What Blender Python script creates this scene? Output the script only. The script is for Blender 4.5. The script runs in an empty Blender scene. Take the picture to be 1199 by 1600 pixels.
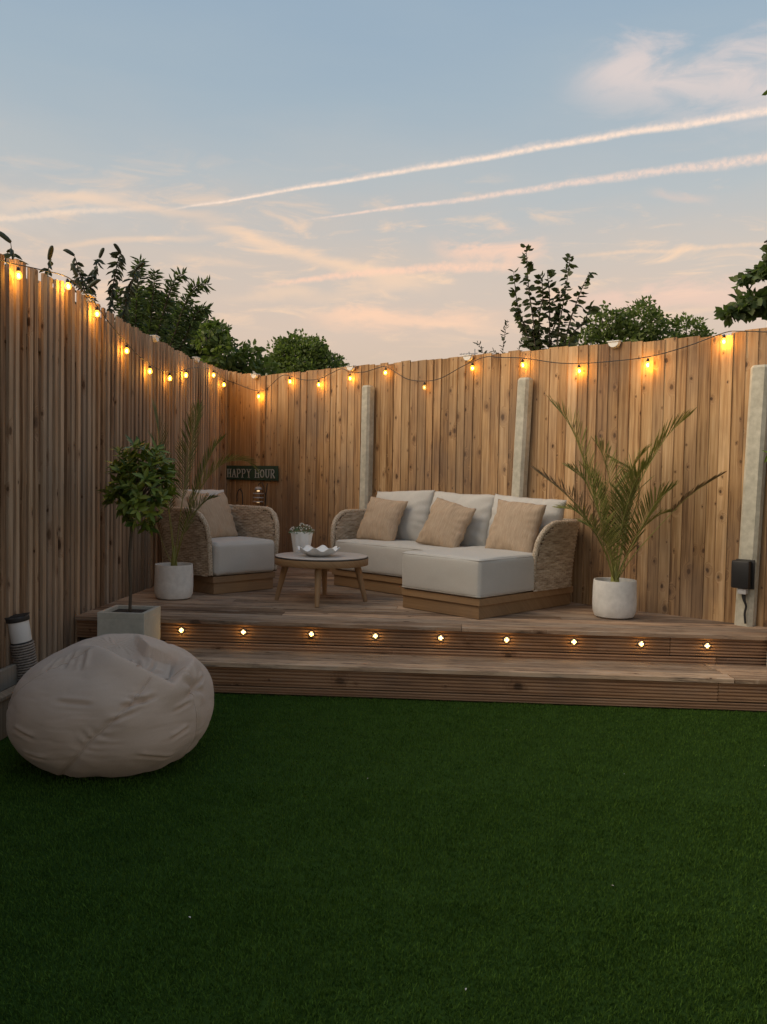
import bpy, bmesh, math, random
import numpy as np
from mathutils import Vector, Matrix, noise as mnoise

R = math.radians
PI = math.pi
scene = bpy.context.scene
COL = scene.collection
rng = random.Random(7)

# ------------------------------------------------------------------ camera
cd = bpy.data.cameras.new('camera')
cam = bpy.data.objects.new('camera', cd)
COL.objects.link(cam)
cd.sensor_fit = 'VERTICAL'
cd.sensor_height = 36.0
cd.lens = 1350.0 / 1600.0 * 36.0
cd.clip_start = 0.05
cd.clip_end = 2000.0
YAW, PITCH, ROLL, EYE = R(3.664), R(-2.357), R(1.031), 1.40
_f = Vector((0, math.cos(PITCH), math.sin(PITCH)))
_r = Vector((1, 0, 0))
_u = _r.cross(_f)
_r2 = _r * math.cos(ROLL) + _u * math.sin(ROLL)
_u2 = -_r * math.sin(ROLL) + _u * math.cos(ROLL)
_m = Matrix((_r2, _u2, -_f)).transposed()
cam.matrix_world = Matrix.Translation((0, 0, EYE)) @ Matrix.Rotation(YAW, 4, 'Z') @ _m.to_4x4()
scene.camera = cam
scene.view_settings.view_transform = 'Standard'
scene.view_settings.look = 'None'
scene.view_settings.gamma = 1.0
scene.view_settings.exposure = 0.0
scene.view_settings.use_curve_mapping = False
scene.cycles.use_denoising = True
scene.cycles.use_light_tree = True
scene.cycles.max_bounces = 6
scene.cycles.transparent_max_bounces = 16
scene.cycles.caustics_reflective = False
scene.cycles.caustics_refractive = False
scene.cycles.sample_clamp_indirect = 4.0

SUN_EL, SUN_AZ = R(34), R(252)      # soft western afterglow behind the camera, a little to the left


# ------------------------------------------------------------------ node helper
class NT:
    def __init__(s, tree):
        s.t = tree
        s.t.nodes.clear()

    def n(s, kind, **kw):
        nd = s.t.nodes.new(kind)
        for k, v in kw.items():
            setattr(nd, k, v)
        return nd

    def set(s, sock, v):
        if v is None:
            return
        if isinstance(v, bpy.types.NodeSocket):
            s.t.links.new(v, sock)
        else:
            if sock.type in ('RGBA',) and hasattr(v, '__len__') and len(v) == 3:
                v = (*v, 1.0)
            if sock.type in ('RGBA', 'VECTOR') and isinstance(v, (int, float)):
                v = (v, v, v, 1.0) if sock.type == 'RGBA' else (v, v, v)
            sock.default_value = v

    def math(s, op, a, b=None, c=None, clamp=False):
        nd = s.n('ShaderNodeMath', operation=op, use_clamp=clamp)
        s.set(nd.inputs[0], a); s.set(nd.inputs[1], b); s.set(nd.inputs[2], c)
        return nd.outputs[0]

    def vmath(s, op, a, b=None):
        nd = s.n('ShaderNodeVectorMath', operation=op)
        s.set(nd.inputs[0], a); s.set(nd.inputs[1], b)
        return nd.outputs['Value'] if op in ('DOT_PRODUCT', 'LENGTH') else nd.outputs[0]

    def noise(s, vec, scale, detail=3.0, rough=0.5, dim='3D', dist=0.0):
        nd = s.n('ShaderNodeTexNoise', noise_dimensions=dim)
        s.set(nd.inputs['Vector'], vec); s.set(nd.inputs['Scale'], scale)
        s.set(nd.inputs['Detail'], detail); s.set(nd.inputs['Roughness'], rough)
        s.set(nd.inputs['Distortion'], dist)
        return nd.outputs[0]

    def mapping(s, vec, scale=(1, 1, 1), loc=(0, 0, 0), rot=(0, 0, 0)):
        nd = s.n('ShaderNodeMapping')
        s.set(nd.inputs[0], vec); s.set(nd.inputs['Location'], loc)
        s.set(nd.inputs['Rotation'], rot); s.set(nd.inputs['Scale'], scale)
        return nd.outputs[0]

    def maprange(s, v, a, b, c=0.0, d=1.0, smooth=True):
        nd = s.n('ShaderNodeMapRange', interpolation_type='SMOOTHSTEP' if smooth else 'LINEAR')
        for i, x in enumerate((v, a, b, c, d)):
            s.set(nd.inputs[i], x)
        return nd.outputs[0]

    def ramp(s, fac, stops):
        nd = s.n('ShaderNodeValToRGB')
        cr = nd.color_ramp
        while len(cr.elements) < len(stops):
            cr.elements.new(0.5)
        for e, (p, c) in zip(cr.elements, stops):
            e.position = p
            e.color = (*c, 1.0) if len(c) == 3 else c
        s.set(nd.inputs[0], fac)
        return nd.outputs[0]

    def mix(s, fac, a, b, mode='MIX'):
        nd = s.n('ShaderNodeMix', data_type='RGBA', blend_type=mode)
        s.set(nd.inputs[0], fac); s.set(nd.inputs[6], a); s.set(nd.inputs[7], b)
        return nd.outputs[2]

    def sep(s, v):
        nd = s.n('ShaderNodeSeparateXYZ'); s.set(nd.inputs[0], v)
        return nd.outputs

    def comb(s, x, y, z):
        nd = s.n('ShaderNodeCombineXYZ')
        s.set(nd.inputs[0], x); s.set(nd.inputs[1], y); s.set(nd.inputs[2], z)
        return nd.outputs[0]

    def bump(s, h, strength=0.5, dist=0.01):
        nd = s.n('ShaderNodeBump')
        s.set(nd.inputs['Height'], h); s.set(nd.inputs['Strength'], strength); s.set(nd.inputs['Distance'], dist)
        return nd.outputs[0]


# ------------------------------------------------------------------ sky
world = bpy.data.worlds.new('World')
scene.world = world
world.use_nodes = True
W = NT(world.node_tree)
_Mrows = (_r2, _u2, _f)
_Ry = Matrix.Rotation(YAW, 3, 'Z')
_ax = [(_Ry @ v).normalized() for v in _Mrows]


def skydir(x, y):
    """Compass bearing of a contrail's end as a unit vector (measured once from the photograph)."""
    v = _ax[0] * ((x - 599.5) / 1350) - _ax[1] * ((y - 800) / 1350) + _ax[2]
    return v.normalized()


D = W.n('ShaderNodeTexCoord').outputs['Generated']
dx, dy, dz = W.sep(D)
haze_n = W.noise(W.mapping(D, scale=(2.2, 2.2, 9.0)), 1.6, 5, 0.55)
el = W.math('ADD', dz, W.math('MULTIPLY', W.math('SUBTRACT', haze_n, 0.5), 0.10))
base = W.ramp(el, [(0.0, (.54, .44, .36)), (.10, (.60, .455, .37)), (.17, (.66, .50, .41)), (.235, (.60, .505, .44)),
                   (.31, (.455, .48, .495)), (.40, (.35, .43, .50)), (.50, (.285, .385, .495)), (1.0, (.20, .28, .38))])
col = base
PEACH = (1.0, .66, .43)
PINK = (1.0, .62, .44)
wis = W.noise(W.mapping(D, scale=(5.0, 5.0, 22.0), rot=(.06, .1, 0)), 2.3, 7, 0.62, dist=0.6)
wis = W.maprange(wis, .50, .74)
band = W.math('MULTIPLY', W.maprange(dz, .10, .20), W.maprange(dz, .36, .24))
col = W.mix(W.math('MULTIPLY', W.math('MULTIPLY', wis, band), .68), col, PEACH)
fine = W.noise(D, 120, 4, 0.72)
med = W.noise(D, 22, 4, 0.6)
puff = W.noise(D, 185, 3, 0.6)
sway = W.math('MULTIPLY', W.math('SUBTRACT', W.noise(D, 7, 2, .5), .5), 11 / 1350)
soft = W.noise(W.mapping(D, scale=(7, 7, 20), rot=(.1, .16, 0)), 1.7, 6, .6, dist=.5)


def streak(p, q, w0, w1, inten, colr, ragged=0.7, puffy=0.0, bend=0.0, f0=.06, f1=.06, cloudy=False):
    global col
    P, Q = skydir(*p), skydir(*q)
    nrm = P.cross(Q).normalized()
    e = (Q - P).normalized()
    a = e.dot(P); b = e.dot(Q)
    t = W.math('DIVIDE', W.math('SUBTRACT', W.vmath('DOT_PRODUCT', D, tuple(e)), a), b - a)
    dist = W.vmath('DOT_PRODUCT', D, tuple(nrm))
    dist = W.math('ADD', dist, sway)
    if bend:
        dist = W.math('ADD', dist, W.math('MULTIPLY', W.math('MULTIPLY', t, W.math('SUBTRACT', 1.0, t)), bend / 1350 * 4))
    w = W.math('ADD', w0 / 1350, W.math('MULTIPLY', W.math('MAXIMUM', t, 0.0), (w1 - w0) / 1350))
    jn = soft if cloudy else W.math('ADD', W.math('MULTIPLY', fine, .38), W.math('MULTIPLY', med, .62))
    jit = W.math('MULTIPLY', W.math('SUBTRACT', jn, .5), W.math('MULTIPLY', w, ragged * 5))
    dd = W.math('DIVIDE', W.math('ABSOLUTE', W.math('ADD', dist, jit)), w)
    prof = W.maprange(dd, 1.35 if not cloudy else 1.7, .05)
    fade = W.math('MULTIPLY', W.maprange(t, 0, f0), W.maprange(t, 1.0, 1.0 - f1))
    fwd = W.math('GREATER_THAN', W.vmath('DOT_PRODUCT', D, tuple(((P + Q) / 2).normalized())), .2)
    m = W.math('MULTIPLY', W.math('MULTIPLY', prof, fade), fwd)
    tex = W.maprange(soft if cloudy else puff, .36, .60, 1.0 - puffy, 1.0)
    m = W.math('MULTIPLY', W.math('MULTIPLY', m, tex), inten, clamp=True)
    col = W.mix(m, col, colr)


streak((235, 333), (1420, 135), 1.6, 6.5, .95, (1.0, .76, .60), .24, .34, f0=.10)
streak((235, 330), (1420, 129), 1.2, 7, .28, (1.0, .74, .60), .9, .5, f0=.15)
streak((455, 346), (1420, 216), 1.2, 10, .68, (1.0, .70, .55), .42, .45, f0=.12)
streak((-260, 372), (300, 322), 6, 4, .55, (1.0, .72, .52), .6, .3, bend=6, f1=.3)
streak((290, 345), (690, 456), 7, 15, .72, PEACH, .8, .35, f0=.25, f1=.3, cloudy=True)
streak((370, 452), (860, 408), 3, 10, .80, PINK, .6, .3, bend=6, f0=.25, f1=.25)
streak((40, 396), (370, 373), 4, 4, .40, PEACH, .8, .3, bend=8, f0=.3, f1=.3, cloudy=True)
streak((440, 492), (830, 502), 13, 17, .85, (1.0, .62, .42), 1.0, .3, f0=.3, f1=.35, cloudy=True)
streak((860, 404), (1400, 368), 3, 4, .42, PEACH, .6, .3, f0=.2)
streak((660, 392), (880, 402), 15, 22, .75, PINK, 1.3, .95, f0=.3, f1=.3, cloudy=True)
streak((250, 402), (420, 414), 5, 5, .25, PEACH, 1.0, .4, f0=.3, f1=.3, cloudy=True)
streak((850, 120), (1500, 138), 30, 48, .62, (.90, .69, .60), .7, .5, f0=.2, cloudy=True)
streak((1000, 298), (1130, 314), 6, 7, .36, PINK, 1.0, .4, f0=.4, f1=.4, cloudy=True)
streak((790, 478), (1500, 440), 14, 24, .50, (.98, .60, .46), 1.2, .4, f0=.3, cloudy=True)
streak((-60, 285), (420, 352), 5, 8, .45, PEACH, .8, .4, f0=.3, f1=.4, cloudy=True)
streak((-60, 330), (260, 300), 8, 10, .40, PEACH, 1.0, .5, f0=.3, f1=.4, cloudy=True)
streak((300, 470), (760, 440), 9, 12, .40, PEACH, 1.0, .5, f0=.3, f1=.4, cloudy=True)
streak((-300, 318), (330, 330), 40, 26, .30, (.80, .64, .52), 1.0, .3, f1=.5, cloudy=True)
sky = W.n('ShaderNodeTexSky', sky_type='NISHITA')
sky.sun_disc = False
sky.sun_elevation = R(3)
sky.sun_rotation = SUN_AZ
sky.altitude = 30
nish = W.mix(1.0, sky.outputs[0], (0.05, 0.05, 0.05), 'MULTIPLY')
tot = W.mix(1.0, W.mix(1.0, col, (.97, .97, .97), 'MULTIPLY'), nish, 'ADD')
bg = W.n('ShaderNodeBackground')
W.set(bg.inputs[0], tot)
bg.inputs[1].default_value = 1.0
W.t.links.new(bg.outputs[0], W.n('ShaderNodeOutputWorld').inputs[0])

# the western glow: one very soft, slightly warm sun
sl = bpy.data.lights.new('afterglow', 'SUN')
sl.energy = 2.9
sl.angle = R(55)
sl.color = (1.0, .82, .60)
so = bpy.data.objects.new('afterglow', sl)
COL.objects.link(so)
_sd = Vector((math.sin(SUN_AZ) * math.cos(SUN_EL), math.cos(SUN_AZ) * math.cos(SUN_EL), math.sin(SUN_EL)))
so.rotation_euler = _sd.to_track_quat('Z', 'Y').to_euler()

# ------------------------------------------------------------------ materials
MATS = {}


def new_mat(name):
    m = bpy.data.materials.new(name)
    m.use_nodes = True
    MATS[name] = m
    return m, NT(m.node_tree)


def finish(n, color, rough=.6, normal=None, spec=.4, **kw):
    b = n.n('ShaderNodeBsdfPrincipled')
    n.set(b.inputs['Base Color'], color)
    n.set(b.inputs['Roughness'], rough)
    n.set(b.inputs['Specular IOR Level'], spec)
    if normal is not None:
        n.set(b.inputs['Normal'], normal)
    for k, v in kw.items():
        n.set(b.inputs[k.replace('_', ' ')], v)
    o = n.n('ShaderNodeOutputMaterial')
    n.t.links.new(b.outputs[0], o.inputs[0])
    return b


def wood(name, axis, stops, knots=.5, kscale=5.0, vary=.35, grey=(.30, .27, .24), greyness=.3, rough=.75, bump=.35,
         grain=70, streaks=.0, knotcol=(.075, .04, .022), stains=.35):
    m, n = new_mat(name)
    o = n.n('ShaderNodeTexCoord').outputs['Object']
    oi = n.n('ShaderNodeObjectInfo')
    rnd = oi.outputs['Random']
    x, y, z = n.sep(o)
    if axis == 'Z':
        ac, al = n.math('ADD', x, y), z
    else:
        ac, al = n.math('ADD', y, z), x
    ac = n.math('ADD', ac, n.math('MULTIPLY', rnd, 37.7))
    al = n.math('ADD', al, n.math('MULTIPLY', rnd, 91.3))
    v2 = n.comb(ac, al, 0.0)
    vo = n.n('ShaderNodeTexVoronoi', voronoi_dimensions='2D')
    n.set(vo.inputs['Vector'], n.comb(n.math('MULTIPLY', ac, 1.15), n.math('MULTIPLY', al, .72), 0.0))
    n.set(vo.inputs['Scale'], kscale)
    kd = vo.outputs['Distance']
    kr, kg, kb = n.sep(vo.outputs['Color'])
    gate = n.math('GREATER_THAN', knots, kr)
    ksize = n.math('ADD', .030, n.math('MULTIPLY', n.math('POWER', kg, 3.0), .11))
    wob = n.math('MULTIPLY', n.math('SUBTRACT', n.noise(v2, 38, 3), .5), .10)
    kd2 = n.math('ADD', kd, wob)
    kn = n.math('MULTIPLY', n.maprange(n.math('DIVIDE', kd2, ksize), 1.2, .65), gate)
    halo = n.math('MULTIPLY', n.maprange(n.math('DIVIDE', kd2, ksize), 3.4, .8), gate)
    swirl = n.math('MULTIPLY', halo, n.math('MULTIPLY', kd, .45))
    gw = n.noise(n.comb(n.math('MULTIPLY', ac, 6), n.math('MULTIPLY', al, .9), 0), 1.0, 2)
    ac2 = n.math('ADD', n.math('ADD', ac, swirl), n.math('MULTIPLY', gw, .03))
    g1 = n.noise(n.comb(n.math('MULTIPLY', ac2, grain), n.math('MULTIPLY', al, 1.4), 0), 1.0, 4, .6)
    g2 = n.noise(n.comb(n.math('MULTIPLY', ac2, grain * 3.5), n.math('MULTIPLY', al, 5), 0), 1.0, 3, .6)
    big = n.noise(n.comb(n.math('MULTIPLY', ac, 5), n.math('MULTIPLY', al, 1.2), 0), 1.0, 3)
    fac = n.math('ADD', n.math('MULTIPLY', g1, .55), n.math('ADD', n.math('MULTIPLY', g2, .2), n.math('MULTIPLY', big, .25)))
    fac = n.math('ADD', fac, n.math('MULTIPLY', n.math('SUBTRACT', rnd, .5), vary * .35))
    c = n.ramp(fac, stops)
    # weathering: some boards and patches gone grey
    r2 = n.math('FRACT', n.math('MULTIPLY', rnd, 17.31))
    gm = n.math('MULTIPLY', n.maprange(n.math('ADD', n.math('MULTIPLY', r2, .6), n.math('MULTIPLY', big, .5)), .35, .9), greyness)
    c = n.mix(gm, c, grey)
    r3 = n.math('FRACT', n.math('MULTIPLY', rnd, 53.77))
    val = n.math('ADD', 1.0 - vary * .55, n.math('MULTIPLY', r3, vary * 1.1))
    c = n.mix(1.0, c, n.comb(val, val, val), 'MULTIPLY')
    if streaks:
        st = n.noise(n.comb(n.math('MULTIPLY', ac, 42), n.math('MULTIPLY', al, 2.2), 7.0), 1.0, 4, .65)
        c = n.mix(n.math('MULTIPLY', n.maprange(st, .54, .68), streaks), c, (.045, .034, .028))
        st2 = n.noise(n.comb(n.math('MULTIPLY', ac, 16), n.math('MULTIPLY', al, 2.6), 3.0), 1.0, 5, .7)
        c = n.mix(n.math('MULTIPLY', n.maprange(st2, .50, .66), streaks * .6), c, (.07, .05, .038))
        c = n.mix(n.math('MULTIPLY', n.maprange(st2, .47, .33), streaks * .5), c, (.46, .39, .32))
    c = n.mix(n.math('MULTIPLY', halo, .42), c, (.17, .088, .045))
    c = n.mix(n.math('MULTIPLY', kn, n.math('ADD', .62, n.math('MULTIPLY', kb, .38))), c, knotcol)
    pos = n.n('ShaderNodeNewGeometry').outputs['Position']
    stain = n.noise(n.mapping(pos, scale=(1.0, 1.0, .5), loc=(3.1, 1.7, .4)), 1.0, 5, .65)
    c = n.mix(n.math('MULTIPLY', n.maprange(stain, .44, .66), stains), c, (.15, .115, .095))
    h = n.math('ADD', n.math('MULTIPLY', g1, .6), n.math('ADD', n.math('MULTIPLY', g2, .5), n.math('MULTIPLY', kn, -.5)))
    finish(n, c, rough, n.bump(h, bump, .004), spec=.13)
    return m


wood('fence_wood', 'Z', [(.36, (.17, .086, .036)), (.45, (.37, .215, .10)), (.54, (.49, .305, .15)), (.64, (.63, .43, .245))],
     knots=.88, kscale=6.6, vary=.34, greyness=.22, grey=(.36, .28, .20), stains=.50, grain=55)
wood('slat_wood', 'Z', [(.34, (.15, .085, .048)), (.45, (.31, .20, .12)), (.55, (.43, .295, .19)), (.68, (.56, .42, .30))],
     knots=.5, kscale=5.0, vary=.50, greyness=.40, grey=(.36, .31, .265), grain=90)
wood('deck_wood', 'X', [(.34, (.14, .078, .044)), (.45, (.33, .210, .130)), (.56, (.45, .305, .198)), (.68, (.57, .42, .295))],
     knots=.40, kscale=4.0, vary=.62, greyness=.30, grey=(.36, .30, .24), streaks=.9, rough=.7)
wood('fascia_wood', 'X', [(.34, (.14, .066, .033)), (.45, (.30, .160, .083)), (.56, (.40, .228, .125)), (.68, (.50, .31, .185))],
     knots=.55, kscale=5.0, vary=.35, greyness=.3, grey=(.25, .21, .175), streaks=.25)
wood('teak', 'X', [(.2, (.20, .115, .055)), (.5, (.30, .185, .095)), (.8, (.38, .25, .14))], knots=0, vary=.15, greyness=0,
     rough=.5, bump=.12, grain=60)
wood('teak_leg', 'Z', [(.2, (.23, .135, .07)), (.5, (.34, .215, .115)), (.8, (.42, .28, .16))], knots=0, vary=.15, greyness=0,
     rough=.5, bump=.12, grain=60)
wood('sleeper_wood', 'Z', [(.3, (.11, .085, .06)), (.5, (.21, .17, .125)), (.7, (.31, .26, .20))], knots=.1, vary=.2, greyness=.4)


def plain(name, c, rough=.6, nscale=20, namt=.15, bump=.2, bdist=.003, spec=.4, c2=None, **kw):
    m, n = new_mat(name)
    o = n.n('ShaderNodeTexCoord').outputs['Object']
    f = n.noise(o, nscale, 5, .6)
    f2 = n.noise(o, nscale * .22, 3, .5)
    k = n.math('ADD', n.math('MULTIPLY', f, .5), n.math('MULTIPLY', f2, .5))
    lo = tuple(x * (1 - namt) for x in (c2 or c))
    hi = tuple(min(1, x * (1 + namt)) for x in c)
    cc = n.ramp(k, [(.3, lo), (.7, hi)])
    finish(n, cc, rough, n.bump(f, bump, bdist), spec, **kw)
    return m


def fabric(name, c, scale=260, bump=.25, mottle=.10):
    m, n = new_mat(name)
    o = n.n('ShaderNodeTexCoord').outputs['Object']
    w1 = n.n('ShaderNodeTexWave', wave_type='BANDS', bands_direction='X'); n.set(w1.inputs['Vector'], o); w1.inputs['Scale'].default_value = scale
    w2 = n.n('ShaderNodeTexWave', wave_type='BANDS', bands_direction='Z'); n.set(w2.inputs['Vector'], o); w2.inputs['Scale'].default_value = scale
    nz = n.noise(o, 140, 4, .7)
    nb = n.noise(o, 5, 3)
    k = n.math('ADD', n.math('MULTIPLY', nz, .7), n.math('MULTIPLY', nb, .3))
    cc = n.ramp(k, [(.3, tuple(x * (1 - mottle) for x in c)), (.7, tuple(x * (1 + mottle * .6) for x in c))])
    h = n.math('ADD', n.math('ADD', w1.outputs[1], w2.outputs[1]), n.math('MULTIPLY', nz, 1.5))
    finish(n, cc, .9, n.bump(h, bump, .001), spec=.15, Sheen_Weight=.15)
    return m


fabric('grey_fabric', (.54, .52, .48))
fabric('beanbag_fabric', (.54, .415, .33), scale=300, mottle=.06)
m, n = new_mat('ribbed_beige')
o = n.n('ShaderNodeTexCoord').outputs['Object']
wv = n.noise(n.mapping(o, scale=(210, 30, 11)), 1.0, 3, .6)
wf = n.noise(n.mapping(o, scale=(380, 60, 60)), 1.0, 2, .6)
k = n.math('ADD', n.math('MULTIPLY', wv, .75), n.math('MULTIPLY', wf, .25))
cc = n.ramp(k, [(.30, (.335, .24, .165)), (.5, (.43, .325, .23)), (.70, (.51, .40, .295))])
finish(n, cc, .9, n.bump(k, .7, .004), spec=.1)

m, n = new_mat('rattan')
o = n.n('ShaderNodeTexCoord').outputs['Object']
oz = n.sep(o)[2]
row = n.noise(n.comb(n.math('MULTIPLY', n.math('FLOOR', n.math('DIVIDE', n.math('ADD', oz, .0), .0148)), 3.7), n.math('MULTIPLY', n.sep(o)[0], 13.0), n.math('MULTIPLY', n.sep(o)[1], 13.0)), 1.0, 1)
fb = n.noise(n.mapping(o, scale=(12, 12, 420)), 1.0, 3)
k = n.math('ADD', n.math('MULTIPLY', row, .7), n.math('MULTIPLY', fb, .3))
cc = n.ramp(k, [(.30, (.27, .205, .145)), (.48, (.45, .36, .265)), (.66, (.64, .55, .44))])
finish(n, cc, .55, n.bump(fb, .3, .002), spec=.35)
plain('rattan_dark', (.10, .072, .048), .8)
m, n = new_mat('rattan_rim')
o = n.n('ShaderNodeTexCoord').outputs['Object']
nz = n.noise(o, 95, 2)
cc = n.ramp(nz, [(.35, (.30, .23, .155)), (.65, (.60, .51, .40))])
finish(n, cc, .55, n.bump(nz, .7, .006), spec=.35)

plain('white_stone', (.66, .645, .61), .85, 26, .16, .5, .004, spec=.2)
plain('pale_concrete', (.46, .435, .37), .9, 45, .14, .3, .003, spec=.2)
plain('post_concrete', (.57, .54, .45), .9, 22, .18, .5, .003, spec=.1, c2=(.42, .395, .315))
plain('tabletop_laminate', (.46, .43, .40), .45, 90, .08, .05)
plain('white_ceramic', (.80, .80, .78), .3, 10, .02, .03)
plain('soil', (.035, .026, .02), .95, 60, .5, 1.0, .02)
plain('black_plastic', (.018, .018, .02), .42, 30, .1, .05)
plain('cable_black', (.02, .02, .022), .5, 30, .1, .05)
plain('dark_edge', (.03, .026, .024), .6)
plain('grey_metal', (.45, .45, .46), .4, 40, .1, .05)
plain('dark_metal', (.035, .033, .032), .5, 40, .2, .1)
plain('white_plastic', (.74, .73, .70), .4, 12, .04, .05)
plain('sign_green', (.030, .065, .042), .7, 25, .3, .2)
plain('letter_white', (.42, .43, .40), .6, 40, .1, .1)
plain('lamp_wicker', (.26, .215, .18), .7, 120, .5, .6)
plain('frosted_shade', (.72, .70, .68), .5, 10, .03, .03)
plain('stem_green', (.12, .16, .045), .6, 30, .3, .2)
plain('stem_brown', (.085, .065, .045), .85, 40, .3, .5, .005)
plain('bark', (.07, .055, .042), .95, 14, .4, 1.0, .02)
plain('soil_ground', (.10, .085, .06), .95, 3, .4, .6, .03)
plain('turf_backing', (.030, .060, .012), 1.0, 50, .3, .5, .01, spec=.02)
plain('stones', (.30, .29, .29), .9, 20, .3, .5, .01)


def leafmat(name, c_lo, c_hi, rough=.5, trans=.25, spec=.35, mottled=False):
    m, n = new_mat(name)
    g = n.n('ShaderNodeNewGeometry')
    rp = g.outputs['Random Per Island']
    oi = n.n('ShaderNodeObjectInfo').outputs['Random']
    pos = n.noise(g.outputs['Position'], 1.3, 2)
    if mottled:
        p2 = n.noise(n.mapping(g.outputs['Position'], scale=(1.0, 2.2, 1)), 4.5, 4, .65)
        pos = n.math('ADD', n.math('MULTIPLY', n.math('SUBTRACT', p2, .5), 1.9), .5)
    f = n.math('ADD', n.math('MULTIPLY', n.math('FRACT', n.math('ADD', rp, oi)), .55 if mottled else .65), n.math('MULTIPLY', pos, .45 if mottled else .35))
    c = n.ramp(f, [(.15, c_lo), (.85, c_hi)])
    b = n.n('ShaderNodeBsdfPrincipled')
    n.set(b.inputs['Base Color'], c); n.set(b.inputs['Roughness'], rough); n.set(b.inputs['Specular IOR Level'], spec)
    t = n.n('ShaderNodeBsdfTranslucent')
    n.set(t.inputs[0], n.mix(1.0, c, (1.1, 1.25, .6), 'MULTIPLY'))
    mx = n.n('ShaderNodeMixShader'); mx.inputs[0].default_value = trans
    n.t.links.new(b.outputs[0], mx.inputs[1]); n.t.links.new(t.outputs[0], mx.inputs[2])
    n.t.links.new(mx.outputs[0], n.n('ShaderNodeOutputMaterial').inputs[0])
    return m


leafmat('tree_leaf', (.07, .105, .030), (.22, .27, .085), trans=.45)
leafmat('tree_leaf_dark', (.045, .07, .028), (.14, .185, .065), trans=.4)
leafmat('shrub_leaf', (.035, .045, .030), (.09, .105, .062))
leafmat('sapling_leaf', (.045, .060, .025), (.11, .13, .055), trans=.35)
leafmat('laurel_leaf', (.040, .082, .013), (.24, .30, .048), rough=.38, trans=.15)
leafmat('palm_leaf', (.10, .12, .028), (.27, .255, .08), rough=.5, trans=.2)
leafmat('palm_leaf_brown', (.13, .085, .045), (.22, .15, .08), rough=.6, trans=.1)
leafmat('palm_stem', (.19, .20, .05), (.30, .29, .085), rough=.5, trans=.0)
leafmat('areca_leaf', (.060, .085, .020), (.15, .17, .05), rough=.5, trans=.2)
leafmat('grass_blade', (.032, .072, .011), (.098, .178, .026), rough=.8, trans=.10, spec=.08, mottled=True)
leafmat('small_leaf', (.07, .12, .055), (.20, .27, .15), rough=.6, trans=.15)
leafmat('petal', (.60, .50, .48), (.78, .74, .70), rough=.7, trans=.2)


def glow(name, c, strength):
    m, n = new_mat(name)
    e = n.n('ShaderNodeEmission')
    n.set(e.inputs[0], c); e.inputs[1].default_value = strength
    n.t.links.new(e.outputs[0], n.n('ShaderNodeOutputMaterial').inputs[0])
    return m


def glowglass(name, c, strength, clear=.6):
    m, n = new_mat(name)
    tr = n.n('ShaderNodeBsdfTransparent'); n.set(tr.inputs[0], (1, .93, .80))
    gl = n.n('ShaderNodeBsdfGlossy'); gl.inputs['Roughness'].default_value = .08
    lw = n.n('ShaderNodeLayerWeight'); lw.inputs[0].default_value = .35
    m1 = n.n('ShaderNodeMixShader'); n.set(m1.inputs[0], n.math('MULTIPLY', lw.outputs[0], .5))
    n.t.links.new(tr.outputs[0], m1.inputs[1]); n.t.links.new(gl.outputs[0], m1.inputs[2])
    e = n.n('ShaderNodeEmission'); n.set(e.inputs[0], c); e.inputs[1].default_value = strength
    m2 = n.n('ShaderNodeMixShader'); m2.inputs[0].default_value = 1 - clear
    n.t.links.new(m1.outputs[0], m2.inputs[1]); n.t.links.new(e.outputs[0], m2.inputs[2])
    n.t.links.new(m2.outputs[0], n.n('ShaderNodeOutputMaterial').inputs[0])
    return m


glow('filament', (1.0, .62, .18), 60)
glow('filament_dim', (1.0, .62, .22), 7)
glowglass('bulb_glass', (1.0, .46, .03), 2.4, .5)
glowglass('bulb_glass_dim', (1.0, .55, .15), .7, .75)
glowglass('clear_glass', (1.0, .7, .3), .0, .97)
glow('deck_lens', (1.0, .72, .26), 4.0)
glow('deck_reflector', (1.0, .42, .04), .55)
glow('warm_glow', (1.0, .72, .42), 1.2)


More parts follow.
